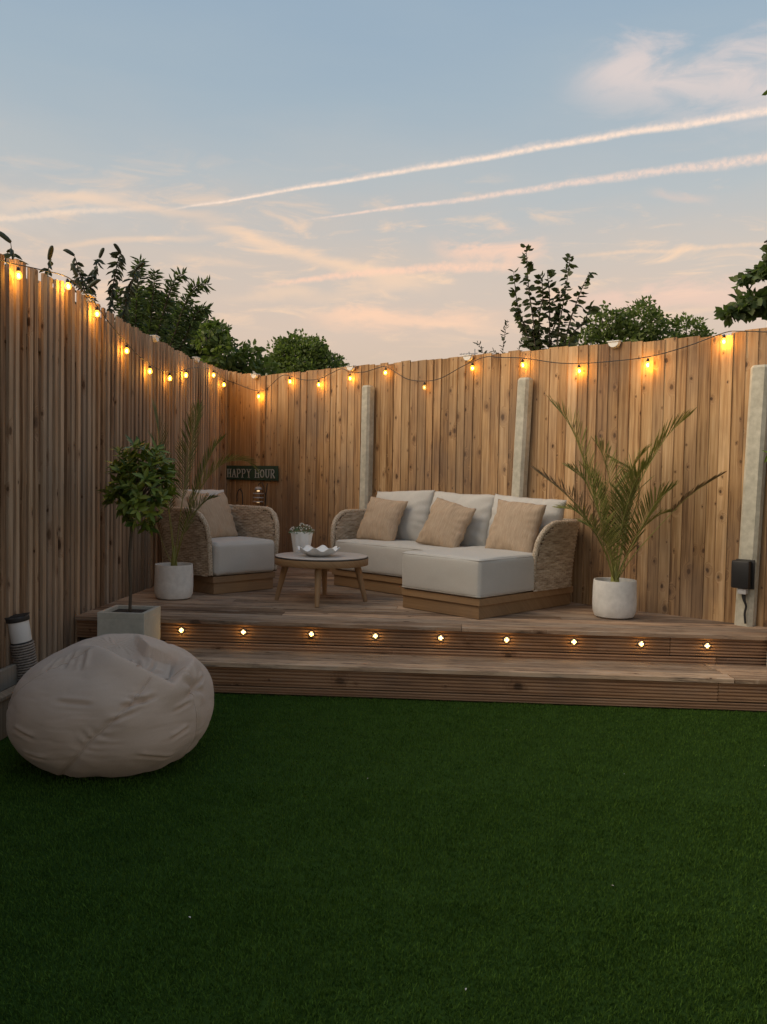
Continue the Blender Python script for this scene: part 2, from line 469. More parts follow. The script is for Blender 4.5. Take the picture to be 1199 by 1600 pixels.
# ------------------------------------------------------------------ mesh helpers
class MB:
    def __init__(s):
        s.v = []; s.f = []; s.m = []; s.cur = 0

    def add(s, vs, fs):
        o = len(s.v)
        s.v += [tuple(p) for p in vs]
        s.f += [tuple(o + i for i in f) for f in fs]
        s.m += [s.cur] * len(fs)

    def box(s, x0, x1, y0, y1, z0, z1, bev=0.0, mat=None):
        if bev <= 0:
            vs = [(x0, y0, z0), (x1, y0, z0), (x1, y1, z0), (x0, y1, z0), (x0, y0, z1), (x1, y0, z1), (x1, y1, z1), (x0, y1, z1)]
            fs = [(3, 2, 1, 0), (4, 5, 6, 7), (0, 1, 5, 4), (1, 2, 6, 5), (2, 3, 7, 6), (3, 0, 4, 7)]
        else:
            bm = bmesh.new()
            bmesh.ops.create_cube(bm, size=1)
            for q in bm.verts:
                q.co = Vector(((x0 + x1) / 2 + q.co.x * (x1 - x0), (y0 + y1) / 2 + q.co.y * (y1 - y0), (z0 + z1) / 2 + q.co.z * (z1 - z0)))
            bmesh.ops.bevel(bm, geom=bm.edges[:], offset=bev, segments=2, profile=.6, affect='EDGES')
            bm.verts.index_update()
            vs = [q.co[:] for q in bm.verts]
            fs = [[q.index for q in f.verts] for f in bm.faces]
            bm.free()
        if mat is not None:
            vs = [tuple(mat @ Vector(p)) for p in vs]
        s.add(vs, fs)

    def tube(s, pts, rad, seg=8, cap=True):
        pts = [Vector(p) for p in pts]
        n = len(pts)
        rads = rad if hasattr(rad, '__len__') else [rad] * n
        vs, fs = [], []
        up = None
        for i, p in enumerate(pts):
            t = (pts[min(i + 1, n - 1)] - pts[max(i - 1, 0)])
            if t.length < 1e-9:
                t = Vector((0, 0, 1))
            t.normalize()
            if up is None:
                up = Vector((0, 0, 1)) if abs(t.z) < .9 else Vector((1, 0, 0))
            a = t.cross(up)
            if a.length < 1e-6:
                a = t.orthogonal()
            a.normalize()
            b = a.cross(t).normalized()
            up = b
            for k in range(seg):
                an = 2 * PI * k / seg
                vs.append(p + (a * math.cos(an) + b * math.sin(an)) * rads[i])
        for i in range(n - 1):
            for k in range(seg):
                k2 = (k + 1) % seg
                fs.append((i * seg + k, i * seg + k2, (i + 1) * seg + k2, (i + 1) * seg + k))
        if cap:
            fs.append(tuple(range(seg - 1, -1, -1)))
            fs.append(tuple((n - 1) * seg + k for k in range(seg)))
        s.add(vs, fs)

    def lathe(s, prof, seg=48, c=(0, 0, 0), mod=None):
        vs, fs = [], []
        for i, (r, z) in enumerate(prof):
            for k in range(seg):
                a = 2 * PI * k / seg
                rr, zz = (r, z) if mod is None else mod(r, z, a, i)
                vs.append((c[0] + rr * math.cos(a), c[1] + rr * math.sin(a), c[2] + zz))
        for i in range(len(prof) - 1):
            for k in range(seg):
                k2 = (k + 1) % seg
                fs.append((i * seg + k, i * seg + k2, (i + 1) * seg + k2, (i + 1) * seg + k))
        if prof[0][0] > 1e-4:
            fs.append(tuple(range(seg - 1, -1, -1)))
        if prof[-1][0] > 1e-4:
            fs.append(tuple((len(prof) - 1) * seg + k for k in range(seg)))
        s.add(vs, fs)

    def sphere(s, c, r, seg=16, rings=10, sc=(1, 1, 1)):
        prof = []
        vs, fs = [], []
        for i in range(rings + 1):
            th = PI * i / rings
            for k in range(seg):
                a = 2 * PI * k / seg
                vs.append((c[0] + r * sc[0] * math.sin(th) * math.cos(a), c[1] + r * sc[1] * math.sin(th) * math.sin(a), c[2] - r * sc[2] * math.cos(th)))
        for i in range(rings):
            for k in range(seg):
                k2 = (k + 1) % seg
                fs.append((i * seg + k, i * seg + k2, (i + 1) * seg + k2, (i + 1) * seg + k))
        s.add(vs, fs)

    def mesh(s, name, mats, smooth=False):
        me = bpy.data.meshes.new(name)
        me.from_pydata(s.v, [], s.f)
        if isinstance(mats, str):
            mats = [mats]
        for q in mats:
            me.materials.append(MATS[q])
        if len(mats) > 1:
            me.polygons.foreach_set('material_index', s.m)
        if smooth:
            me.polygons.foreach_set('use_smooth', [True] * len(me.polygons))
            if smooth == 'auto':
                me.set_sharp_from_angle(angle=R(38))
        me.update()
        return me

    def build(s, name, mats, parent=None, smooth=False, loc=None):
        o = bpy.data.objects.new(name, s.mesh(name, mats, smooth))
        COL.objects.link(o)
        if parent is not None:
            o.parent = parent
        if loc is not None:
            o.location = loc
        return o


def obj(name, me, parent=None, loc=(0, 0, 0), rot=None):
    o = bpy.data.objects.new(name, me)
    COL.objects.link(o)
    o.location = loc
    if rot is not None:
        o.rotation_euler = rot
    if parent is not None:
        o.parent = parent
    return o


def tag(o, label=None, cat=None, group=None, kind=None):
    if label: o['label'] = label
    if cat: o['category'] = cat
    if group: o['group'] = group
    if kind: o['kind'] = kind
    return o


def thing(name, label, cat, loc=(0, 0, 0), rz=0.0, group=None, kind=None):
    o = bpy.data.objects.new(name, None)
    COL.objects.link(o)
    o.location = loc
    o.rotation_euler = (0, 0, rz)
    o.empty_display_size = .1
    return tag(o, label, cat, group, kind)


def copy_tree(o, parent=None):
    c = o.copy()
    COL.objects.link(c)
    c.parent = parent
    for ch in list(o.children):
        copy_tree(ch, c)
    return c


def np_mesh(name, verts, quads, mats, tris=None):
    me = bpy.data.meshes.new(name)
    nv = len(verts)
    faces = []
    loops = []
    starts = []
    c = 0
    lt = []
    if quads is not None and len(quads):
        loops.append(quads.ravel()); starts.append(np.arange(len(quads)) * 4); lt.append(np.full(len(quads), 4)); c = len(quads) * 4
    if tris is not None and len(tris):
        loops.append(tris.ravel()); starts.append(c + np.arange(len(tris)) * 3); lt.append(np.full(len(tris), 3))
    loops = np.concatenate(loops).astype(np.int32); starts = np.concatenate(starts).astype(np.int32); lt = np.concatenate(lt).astype(np.int32)
    me.vertices.add(nv); me.loops.add(len(loops)); me.polygons.add(len(starts))
    me.vertices.foreach_set('co', np.asarray(verts, np.float32).ravel())
    me.loops.foreach_set('vertex_index', loops)
    me.polygons.foreach_set('loop_start', starts)
    me.polygons.foreach_set('loop_total', lt)
    me.update(calc_edges=True)
    me.validate()
    for q in ([mats] if isinstance(mats, str) else mats):
        me.materials.append(MATS[q])
    return me


def fbm(p, sc, seed=0.0):
    return mnoise.fractal(Vector((p[0] * sc + seed, p[1] * sc - seed, p[2] * sc + seed * .5)), 1.0, 2.0, 3)


# ------------------------------------------------------------------ the setting
DZ = 0.40           # deck height
SZ = 0.20           # step height
DY = 5.79           # deck front
SY = 5.385          # step front
FX = -2.50          # face of the left fence
A = Vector((-2.515, 10.08, 0))                    # back left corner
FD = Vector((.774, -.633, 0)).normalized()        # along the back fence, to the right
FN = Vector((FD.y, -FD.x, 0))                     # towards the garden
FANG = math.atan2(FD.y, FD.x)


def onfence(s, v, z):
    return A + FD * s + FN * v + Vector((0, 0, z))


b = MB()
b.box(-600, 600, -300, 900, -1.0, -.06)
g = b.build('ground', 'soil_ground')
tag(g, 'bare earth beyond and below the garden fences', kind='structure')
b = MB()
b.box(-2.47, 4.2, -2.5, 5.37, -.05, 0.0)
g = b.build('lawn', 'turf_backing')
tag(g, 'level lawn bed between the left fence and the step', kind='structure')

# grass: individual blades
nrs = np.random.RandomState(3)


def grass():
    parts = []
    for (y0, y1, dens) in ((-.2, 1.6, 2500), (1.6, 2.8, 30000), (2.8, 3.8, 20000), (3.8, 5.37, 12000)):
        k = int((y1 - y0) * 5.9 * dens)
        parts.append(np.stack([nrs.uniform(-2.46, 3.4, k), nrs.uniform(y0, y1, k)], 1))
    P = np.concatenate(parts)
    k = len(P)
    patch = np.sin(P[:, 0] * 5.1 + 1.3) * np.sin(P[:, 1] * 4.3) + np.sin(P[:, 0] * 11.7 - P[:, 1] * 9.1)
    h = nrs.uniform(.009, .0150, k) * (1 + .10 * patch)
    w = nrs.uniform(.0010, .0019, k)
    a = nrs.uniform(0, 2 * PI, k)
    lean = nrs.uniform(.1, .9, k) * h
    la = nrs.uniform(0, 2 * PI, k)
    wx, wy = np.cos(a) * w, np.sin(a) * w
    lx, ly = np.cos(la) * lean, np.sin(la) * lean - .25 * h
    z0 = np.zeros(k)
    v0 = np.stack([P[:, 0] - wx, P[:, 1] - wy, z0], 1)
    v1 = np.stack([P[:, 0] + wx, P[:, 1] + wy, z0], 1)
    v2 = np.stack([P[:, 0] + wx * .8 + lx * .35, P[:, 1] + wy * .8 + ly * .35, h * .6], 1)
    v3 = np.stack([P[:, 0] - wx * .8 + lx * .35, P[:, 1] - wy * .8 + ly * .35, h * .6], 1)
    v4 = np.stack([P[:, 0] + lx, P[:, 1] + ly, h], 1)
    V = np.stack([v0, v1, v2, v3, v4], 1).reshape(-1, 3)
    i = np.arange(k)[:, None] * 5
    return np_mesh('grass', V, i + np.array([[0, 1, 2, 3]]), 'grass_blade', i + np.array([[3, 2, 4]]))


tag(obj('grass', grass()), 'short dark green artificial grass covering the lawn', 'grass', kind='stuff')


# a few pale petals blown onto the lawn
fp = MB()
rq = random.Random(15)
for (x, y) in [(1.55, 5.05), (1.62, 4.3), (1.30, 3.35), (.62, 2.95), (1.1, 2.5), (-.3, 3.9), (.4, 4.75), (2.0, 3.9), (-.75, 2.6), (.9, 4.1), (1.9, 4.9), (.1, 2.3)]:
    a_ = rq.uniform(0, 6.28)
    l_ = rq.uniform(.004, .008)
    c_, s_ = math.cos(a_) * l_, math.sin(a_) * l_
    z_ = .014
    fp.add([(x - c_, y - s_, z_), (x + s_ * .5, y - c_ * .5, z_ + .003), (x + c_, y + s_, z_ + .001), (x - s_ * .5, y + c_ * .5, z_ + .002)], [(0, 1, 2), (0, 2, 3)])
tag(fp.build('fallen_petals', 'petal'), 'tiny pale petals scattered on the green lawn', 'petals', kind='stuff')


# ---- left fence: hit-and-miss vertical slats
def left_top(y):
    ys = [-3, 4.0, 4.78, 5.6, 6.8, 8.57, 9.94, 10.2]
    zs = [2.60, 2.61, 2.625, 2.645, 2.585, 2.55, 2.60, 2.60]
    return float(np.interp(y, ys, zs))


lf = thing('slat_fence', 'tall weathered wooden fence of narrow vertical slats along the left side', 'fence', (FX, 7.5, 0))
y = -.30
i = 0
r1 = random.Random(21)
SLAT = .088
while y < 10.02:
    w = .043 + r1.uniform(-.005, .006)
    top = left_top(y) + r1.uniform(-.012, .010)
    b = MB()
    tilt = r1.uniform(-.012, .012)
    z0 = .03
    dpt = r1.uniform(-.004, .004)
    ws = [(0.0, -w / 2, z0), (0.0, w / 2, z0), (-.018, w / 2, z0), (-.018, -w / 2, z0)]
    vs = [(q[0] + dpt, q[1], q[2]) for q in ws] + [(q[0] + dpt + r1.uniform(-.002, .002), q[1] + tilt, top + (0 if q[0] == 0 else -.001)) for q in ws]
    b.add(vs, [(0, 1, 2, 3), (7, 6, 5, 4), (1, 0, 4, 5), (2, 1, 5, 6), (3, 2, 6, 7), (0, 3, 7, 4)])
    b.build('slat', 'slat_wood', lf, loc=(0, y - 7.5, 0))
    # set-back slat closing the gap, on the far side of the rails
    w2 = .083 + r1.uniform(-.003, .004)
    gap = r1.random() < .05
    b = MB()
    b.box(-.142, -.120, -w2 / 2 + (.022 if gap else 0), w2 / 2, .05, top - r1.uniform(.0, .03))
    b.build('slat', 'slat_wood', lf, loc=(0, y + SLAT / 2 - 7.5 + r1.uniform(-.004, .004), 0))
    y += SLAT
    i += 1
for z in (.45, 1.35, 2.2):
    b = MB()
    b.box(-.118, -.060, -7.8, 2.45, z - .04, z + .04)
    b.build('rail', 'slat_wood', lf)

# ---- back fence: close-boarded panels behind concrete posts
bf = thing('board_fence', 'tall brown knotty close boarded fence across the back', 'fence', (A.x, A.y, 0), FANG)
prof_s = [-.1, 0.1, .5, .84, 1.6, 2.17, 3.6, 4.65, 5.82, 5.9, 6.2, 8.2]
prof_z = [2.60, 2.585, 2.52, 2.503, 2.506, 2.505, 2.492, 2.488, 2.452, 2.475, 2.478, 2.47]
s = -.005
r2 = random.Random(5)
# local axes of the fence: x along, y away from the garden (so the face is at -y)
while s < 8.2:
    wv = .093 + r2.uniform(-.014, .012)
    top = float(np.interp(s, prof_s, prof_z)) + r2.uniform(-.010, .008)
    x1 = wv + .016
    t0, t1 = .0125 + r2.uniform(-.004, .005), .0055
    lean = r2.uniform(-.006, .006)
    z0 = .04
    prof = [(-.016, 0), (-.016, -t1), (wv, -t0), (wv, 0)]
    vs = [(px, py, z0) for px, py in prof] + [(px + lean, py + r2.uniform(-.002, .002), top + lean * .3) for px, py in prof]
    b = MB()
    b.add(vs, [(3, 2, 1, 0), (4, 5, 6, 7), (0, 1, 5, 4), (1, 2, 6, 5), (2, 3, 7, 6), (3, 0, 4, 7)])
    b.build('board', 'fence_wood', bf, loc=(s, 0, 0))
    s += wv
for z in (.5, 1.3, 2.1):
    b = MB()
    b.box(.02, 8.2, .004, .05, z - .04, z + .04)
    b.build('rail', 'fence_wood', bf)


def conc_post(s, top, lean, w=.115):
    b = MB()
    c = .022
    d0, d1 = -.105, -.024
    pr = [(-w / 2, d1), (-w / 2, d0 + c), (-w / 2 + c, d0), (w / 2 - c, d0), (w / 2, d0 + c), (w / 2, d1)]
    vs = [(px, py, .02) for px, py in pr] + [(px + lean, py, top - .018) for px, py in pr] + [(px * .8 + lean, -.065 + (py + .065) * .75, top) for px, py in pr]
    k = len(pr)
    fs = []
    for r_ in range(2):
        for i in range(k):
            j = (i + 1) % k
            fs.append((r_ * k + i, r_ * k + j, (r_ + 1) * k + j, (r_ + 1) * k + i))
    fs += [tuple(range(k - 1, -1, -1)), tuple(range(2 * k, 3 * k))]
    b.add(vs, fs)
    return b.build('concrete_post', 'post_concrete', bf, loc=(s, 0, 0))


conc_post(2.345, 2.292, .018)
conc_post(4.12, 2.249, .085)
conc_post(6.075, 2.212, .062, .125)


def fence_x(y, v=0.03):
    """x of the back fence face at depth y (v metres in front of it)."""
    p = A + FN * v
    t = (y - p.y) / FD.y
    return p.x + FD.x * t


# ---- deck
dk = thing('deck', 'raised weathered timber deck filling the back corner', None, (0, DY, 0), 0, kind='structure')
PITCH_B = .1465
r3 = random.Random(11)


def deckboard(parent, name, x0, x1a, x1b, y0, y1, z0, z1, mat='deck_wood', grooves=6, loc=None):
    """Plank along x with a grooved top; its right end is cut on the slant of the fence (x1a at y0, x1b at y1)."""
    prof = [(y0, z0), (y0, z1 - .004), (y0 + .004, z1)]
    wd = y1 - y0
    for g_ in range(grooves):
        c = y0 + wd * (g_ + 1) / (grooves + 1)
        prof += [(c - .0045, z1), (c - .003, z1 - .003), (c + .003, z1 - .003), (c + .0045, z1)]
    prof += [(y1 - .004, z1), (y1, z1 - .004), (y1, z0)]
    k = len(prof)
    cx = (x0 + x1a) / 2
    cy = (y0 + y1) / 2
    vs = [(x0 - cx, py - cy, pz - z1) for py, pz in prof]
    vs += [(x1a + (x1b - x1a) * (py - y0) / wd - cx, py - cy, pz - z1) for py, pz in prof]
    fs = [(i, i + 1, k + i + 1, k + i) for i in range(k - 1)] + [(k - 1, 0, k, 2 * k - 1)]
    fs += [tuple(range(k - 1, -1, -1)), tuple(range(k, 2 * k))]
    fs = [tuple(reversed(f)) for f in fs]
    bb = MB()
    bb.add(vs, fs)
    l = parent.location
    return bb.build(name, mat, parent, loc=(cx - l.x, cy - l.y, z1 - l.z))


yy = DY - .018
row = 0
while yy < 9.95:
    y1 = yy + .141
    xa, xb = fence_x(yy, .012), fence_x(y1, .012)
    xa_c, xb_c = min(xa, 3.6), min(xb, 3.6)
    joint = [0.17, None, -1.1, .9, None, -.3, -1.6, .4, None][row % 9]
    cuts = [-2.485]
    if joint is not None and joint < xb_c - .4:
        cuts.append(joint)
    zt = DZ + r3.uniform(-.0015, .0015)
    for ci, c0 in enumerate(cuts):
        last = ci == len(cuts) - 1
        e0 = xa_c if last else cuts[ci + 1] - .004
        e1 = xb_c if last else cuts[ci + 1] - .004
        if e1 - c0 > .03:
            deckboard(dk, 'deck_board', c0, e0, e1, yy, y1, zt - .028, zt)
    yy += PITCH_B
    row += 1
    if fence_x(y1, .012) < -2.40:
        break


def fascia(parent, name, x0, x1, yf, z0, z1, grooves=6):
    """Grooved plank on edge, face towards -y at yf."""
    ht = z1 - z0
    prof = [(yf + .024, z0), (yf + .004, z0), (yf, z0 + .004)]
    for g_ in range(grooves):
        c = z0 + ht * (g_ + .75) / (grooves + .5)
        prof += [(yf, c - .0052), (yf + .013, c - .0042), (yf + .013, c + .0042), (yf, c + .0052)]
    prof += [(yf, z1 - .004), (yf + .004, z1), (yf + .024, z1)]
    k = len(prof)
    cx = (x0 + x1) / 2
    vs = [(x0 - cx, py - yf, pz - z0) for py, pz in prof] + [(x1 - cx, py - yf, pz - z0) for py, pz in prof]
    fs = [(i, i + 1, k + i + 1, k + i) for i in range(k - 1)] + [(k - 1, 0, k, 2 * k - 1)]
    fs += [tuple(range(k - 1, -1, -1)), tuple(range(k, 2 * k))]
    fs = [tuple(reversed(f)) for f in fs]
    bb = MB()
    bb.add(vs, fs)
    l = parent.location
    return bb.build(name, 'fascia_wood', parent, loc=(cx - l.x, yf - l.y, z0 - l.z))


XR = 3.05
fascia(dk, 'fascia_board', -2.485, 1.545, DY, .250, DZ - .030, 5)
fascia(dk, 'fascia_board', 1.549, XR, DY, .252, DZ - .030, 5)
fascia(dk, 'fascia_board', -1.86, 1.845, DY + .002, .130, .243, 5)
fascia(dk, 'fascia_board', 1.849, XR, DY + .002, .131, .243, 5)
b = MB()
b.box(-2.48, 3.0, .05, .10, .02, .36)
b.build('joist', 'dark_edge', dk)

# ---- step
st = thing('step', 'long low timber step in front of the deck', None, (0, SY, 0), 0, kind='structure')
ty = SY - .012
tj = [1.83, 1.80, 1.77]
for r_ in range(3):
    y1 = ty + .1325
    if r_ == 2:
        y1 = min(y1, DY - .001)
    deckboard(st, 'tread_board', -2.485, tj[r_] - .003, tj[r_] - .012, ty, y1, SZ - .028, SZ + r3.uniform(-.001, .001), grooves=6)
    deckboard(st, 'tread_board', tj[r_] + .003, XR, XR, ty, y1, SZ - .028, SZ + r3.uniform(-.001, .001), grooves=6)
    ty += .137
fascia(st, 'fascia_board', -2.485, 1.735, SY, 0.052, SZ - .030, 5)
fascia(st, 'fascia_board', 1.739, XR, SY, .054, SZ - .030, 5)
fascia(st, 'fascia_board', -2.485, 2.6, SY + .003, .002, .046, 2)
b = MB()
b.box(-2.48, 3.0, .05, .10, .0, .165)
b.build('joist', 'dark_edge', st)

# ---- deck lights
lens_pos = [-1.744, -1.313, -.846, -.410, .031, .471, .916, 1.357, 1.785]
ordn = ['first', 'second', 'third', 'fourth', 'fifth', 'sixth', 'seventh', 'eighth', 'ninth']
extra = ['beside the square planter', '', '', '', 'at mid deck', '', 'below the palm', '', 'nearest the black socket']
proto = None
for i, x in enumerate(lens_pos):
    lab = f'small glowing round light in the deck edge, {ordn[i]} from the left' + (f', {extra[i]}' if extra[i] else '')
    if proto is None:
        t = thing('deck_light', lab, 'deck light', (x, DY - .001, .322), 0, 'round lights set in the deck edge')
        b = MB()
        b.lathe([(.010, 0), (.0175, 0), (.0185, .003), (.017, .007), (.011, .007), (.010, .004)], 24)
        bz = b.build('bezel', 'white_plastic', t, True)
        bz.rotation_euler = (R(90), 0, 0)
        b = MB()
        b.lathe([(.0001, .0085), (.005, .0078), (.0072, .0055), (.0072, .0), (.0001, .0)], 20)
        ln = b.build('lens', 'deck_lens', t, True)
        ln.rotation_euler = (R(90), 0, 0)
        b = MB()
        for q in range(4):
            a_ = PI / 4 + q * PI / 2
            b.lathe([(.0001, .0088), (.0035, .0086), (.0042, .006), (.0042, .004), (.0001, .004)], 10, c=(.0128 * math.cos(a_), .0128 * math.sin(a_), 0))
        sc = b.build('reflector', 'deck_reflector', t)
        sc.rotation_euler = (R(90), 0, 0)
        pl = bpy.data.lights.new('deck_glow', 'POINT')
        pl.energy = .17; pl.color = (1.0, .58, .14); pl.shadow_soft_size = .006
        po = bpy.data.objects.new('deck_glow', pl); COL.objects.link(po); po.parent = t; po.location = (0, -.016, 0)
        proto = t
    else:
        t = copy_tree(proto)
        t['label'] = lab
        t.location = (x, DY - .001, .322)

# ------------------------------------------------------------------ string lights
sg = thing('string_lights', 'black cable of warm glowing globe bulbs strung along both fences', 'string lights', (FX + .05, 9.9, 2.4))
slo = Vector(sg.location)
LB = [(4.903, 2.525, 1.0), (5.571, 2.609, 1.1), (6.052, 2.52, 1.0), (6.639, 2.343, .9), (7.181, 2.251, .9), (7.721, 2.253, .8), (8.216, 2.34, .8), (9.233, 2.46, .7), (9.681, 2.404, .7)]
BBL = [(.657, 2.274, 1.0), (1.189, 2.405, .6), (1.647, 2.344, .5), (2.11, 2.381, .35), (2.593, 2.405, .25), (3.092, 2.235, .05), (3.645, 2.373, .22), (4.177, 2.361, .4), (4.716, 2.275, .7), (5.3, 2.278, .8), (5.871, 2.402, .9)]
pts = [Vector((FX + .045, 3.2, 2.60)), Vector((FX + .045, 4.2, 2.55)), Vector((FX + .045, 4.69, 2.56)), Vector((FX + .045, 4.903, 2.585)), Vector((FX + .045, 5.2, 2.625)), Vector((FX + .045, 5.571, 2.665)),
       Vector((FX + .045, 5.85, 2.62)), Vector((FX + .045, 6.05, 2.575)), Vector((FX + .045, 6.3, 2.49)), Vector((FX + .045, 6.64, 2.402)), Vector((FX + .045, 6.9, 2.345)), Vector((FX + .045, 7.18, 2.31)), Vector((FX + .045, 7.45, 2.295)),
       Vector((FX + .045, 7.72, 2.31)), Vector((FX + .045, 8.0, 2.345)), Vector((FX + .045, 8.22, 2.395)), Vector((FX + .045, 8.7, 2.475)), Vector((FX + .045, 9.0, 2.50)), Vector((FX + .045, 9.23, 2.515)), Vector((FX + .05, 9.45, 2.49)), Vector((FX + .06, 9.68, 2.462))]
for (s, z) in [(.256, 2.435), (.45, 2.375), (.657, 2.332), (.80, 2.35), (.984, 2.45), (1.08, 2.48), (1.189, 2.463), (1.4, 2.41), (1.647, 2.402), (1.836, 2.452), (1.99, 2.485), (2.11, 2.44), (2.296, 2.43),
               (2.45, 2.45), (2.593, 2.463), (2.75, 2.385), (2.891, 2.32), (3.092, 2.292), (3.281, 2.305), (3.501, 2.385), (3.645, 2.431), (3.8, 2.46), (3.918, 2.445), (4.177, 2.418), (4.495, 2.355), (4.716, 2.333), (4.958, 2.328), (5.3, 2.338), (5.6, 2.39), (5.871, 2.462), (6.0, 2.46), (6.4, 2.42), (7.5, 2.40)]:
    pts.append(onfence(s, .055, z))


def smooth_path(pts, sub=4):
    out = []
    for i in range(len(pts) - 1):
        p0 = pts[max(i - 1, 0)]; p1 = pts[i]; p2 = pts[i + 1]; p3 = pts[min(i + 2, len(pts) - 1)]
        for k in range(sub):
            t = k / sub
            out.append(.5 * ((2 * p1) + (p2 - p0) * t + (2 * p0 - 5 * p1 + 4 * p2 - p3) * t * t + (3 * p1 - p0 - 3 * p2 + p3) * t ** 3))
    out.append(pts[-1].copy())
    return out


b = MB()
b.tube([p - slo for p in smooth_path(pts, 4)], .0036, 6)
b.build('cable', 'cable_black', sg, True)
gb = MB()
gb.lathe([(.0001, -.030), (.010, -.0285), (.019, -.022), (.0245, -.010), (.0255, .001), (.0225, .013), (.016, .022), (.0125, .027)], 20)
glass_me = gb.mesh('bulb', 'bulb_glass', True)
glass_dim = gb.mesh('bulb', 'bulb_glass_dim', True)
skb = MB()
skb.lathe([(.0125, .026), (.0135, .027), (.0135, .046), (.010, .050), (.006, .058), (.0001, .059)], 14)
sock_me = skb.mesh('socket', 'black_plastic', True)
fb_ = MB()
fb_.sphere((0, 0, -.002), .009, 10, 8, (1, 1, 1.5))
fil_me = fb_.mesh('filament', 'filament', True)
fil_dim = fb_.mesh('filament', 'filament_dim', True)


def bulb(p, e):
    o_ = obj('bulb', glass_me if e > .15 else glass_dim, sg, p - slo)
    o_.scale = (.84, .84, .84)
    o_.rotation_euler = (rng.uniform(-.12, .12), rng.uniform(-.12, .12), 0)
    obj('socket', sock_me, o_)
    obj('filament', fil_me if e > .15 else fil_dim, o_)
    pl = bpy.data.lights.new('bulb_glow', 'POINT')
    pl.energy = 4.3 * e
    pl.color = (1.0, .46, .055)
    pl.shadow_soft_size = .022
    po = bpy.data.objects.new('bulb_glow', pl)
    COL.objects.link(po)
    po.parent = o_
    po.location = (0, 0, -.004)


for (y, z, e) in LB:
    bulb(Vector((FX + .046, y, z)), e)
for (s, z, e) in BBL:
    bulb(onfence(s, .056, z), e)

# ---- little half-round solar lights on the fence tops
def fence_light(p, rz, lab, lit=False):
    t = thing('fence_light', lab, 'fence light', p, rz, 'half round solar lights on the fence tops')
    t.scale = (.80, .80, .80)
    b = MB()
    # half disc body: flat top, curved underside, facing local -y
    k = 14
    r_ = .062
    vs = []
    for i in range(k + 1):
        a_ = PI * i / k
        vs += [(-r_ * math.cos(a_), 0, -r_ * .95 * math.sin(a_)), (-r_ * .9 * math.cos(a_), -.035 - .02 * math.sin(a_) * 0, -r_ * .80 * math.sin(a_))]
    fs = []
    for i in range(k):
        fs.append((2 * i, 2 * i + 1, 2 * i + 3, 2 * i + 2))
    fs.append(tuple(2 * i + 1 for i in range(k + 1)))
    fs.append(tuple(2 * i for i in range(k, -1, -1)))
    fs.append((0, 2 * k, 2 * k + 1, 1))
    b.add(vs, fs)
    b.build('housing', 'clear_glass' if lit else 'white_plastic', t)
    b = MB()
    b.box(-.064, .064, -.045, .03, .0015, .012, .003)
    b.build('cap', 'white_plastic', t)
    if lit:
        b = MB()
        b.tube([(-.03, -.02, -.02), (-.012, -.022, -.035), (.012, -.022, -.035), (.03, -.02, -.02)], .003, 6)
        b.build('glow_wire', 'warm_glow', t)
    return t


FL = R(90)
fence_light((FX + .002, 5.998, 2.628), FL, 'clear half round light on the left fence top, above the third glowing bulb', True)
fence_light((FX + .002, 7.417, 2.575), FL, 'white half round light midway along the left fence top')
fence_light((FX + .002, 8.701, 2.565), FL, 'white half round light near the far end of the left fence')
for (s, z, lab) in [(.556, 2.520, 'white half round light on the back fence beside the corner'), (2.095, 2.500, 'white half round light on the back fence above the leftmost concrete post'),
                    (3.577, 2.486, 'white half round light on the back fence between the first two concrete posts'), (5.004, 2.478, 'white half round light on the back fence above the tall palm')]:
    p = onfence(s, .022, z)
    fence_light(p, FANG, lab)

# ------------------------------------------------------------------ soft furnishing helpers
def pillow_mesh(name, w, h, t, mat, seed=0, n=34, pinch=.07, wr=.010, sag=0.0):
    """Standing cushion in the xz plane, centred, front towards -y."""
    vs, fs = [], []
    idx = {}
    rs = random.Random(seed)
    for side in (0, 1):
        sg_ = -1 if side == 0 else 1
        for i in range(n + 1):
            for j in range(n + 1):
                u = -1 + 2 * i / n
                v = -1 + 2 * j / n
                edge = i in (0, n) or j in (0, n)
                if edge and side == 1:
                    idx[(1, i, j)] = idx[(0, i, j)]
                    continue
                x = w / 2 * u * (1 - pinch * (1 - v * v) * u * u)
                z = h / 2 * v * (1 - pinch * (1 - u * u) * v * v)
                th = t / 2 * (max(0, 1 - abs(u) ** 2.6) * max(0, 1 - abs(v) ** 2.6)) ** .52
                nz = fbm((x, z, sg_ * .7), 5.5, seed * 3.1) * wr
                # creases running in from the seams
                rim = max(abs(u), abs(v))
                ang = math.atan2(v, u)
                cr = math.sin(ang * 17 + seed + 2.2 * fbm((u, v, 0), 2.0, seed)) * wr * .55 * max(0, (rim - .45) / .55) * (0 if edge else 1)
                z2 = z - sag * (1 - v) * .5 * 0
                y = sg_ * (th + (nz + cr) * (0 if edge else min(1, th / (t * .18))))
                zz = z2 - sag * max(0, v) ** 2 * (1 - u * u) + (fbm((u, v, 3), 1.5, seed) * wr * 1.2)
                xx = x + fbm((u, v, 9), 1.5, seed) * wr * 1.2
                idx[(side, i, j)] = len(vs)
                vs.append((xx, y, zz))
    for side in (0, 1):
        for i in range(n):
            for j in range(n):
                q = (idx[(side, i, j)], idx[(side, i + 1, j)], idx[(side, i + 1, j + 1)], idx[(side, i, j + 1)])
                fs.append(q if side == 0 else q[::-1])
    b = MB()
    b.add(vs, fs)
    return b.mesh(name, mat, True)


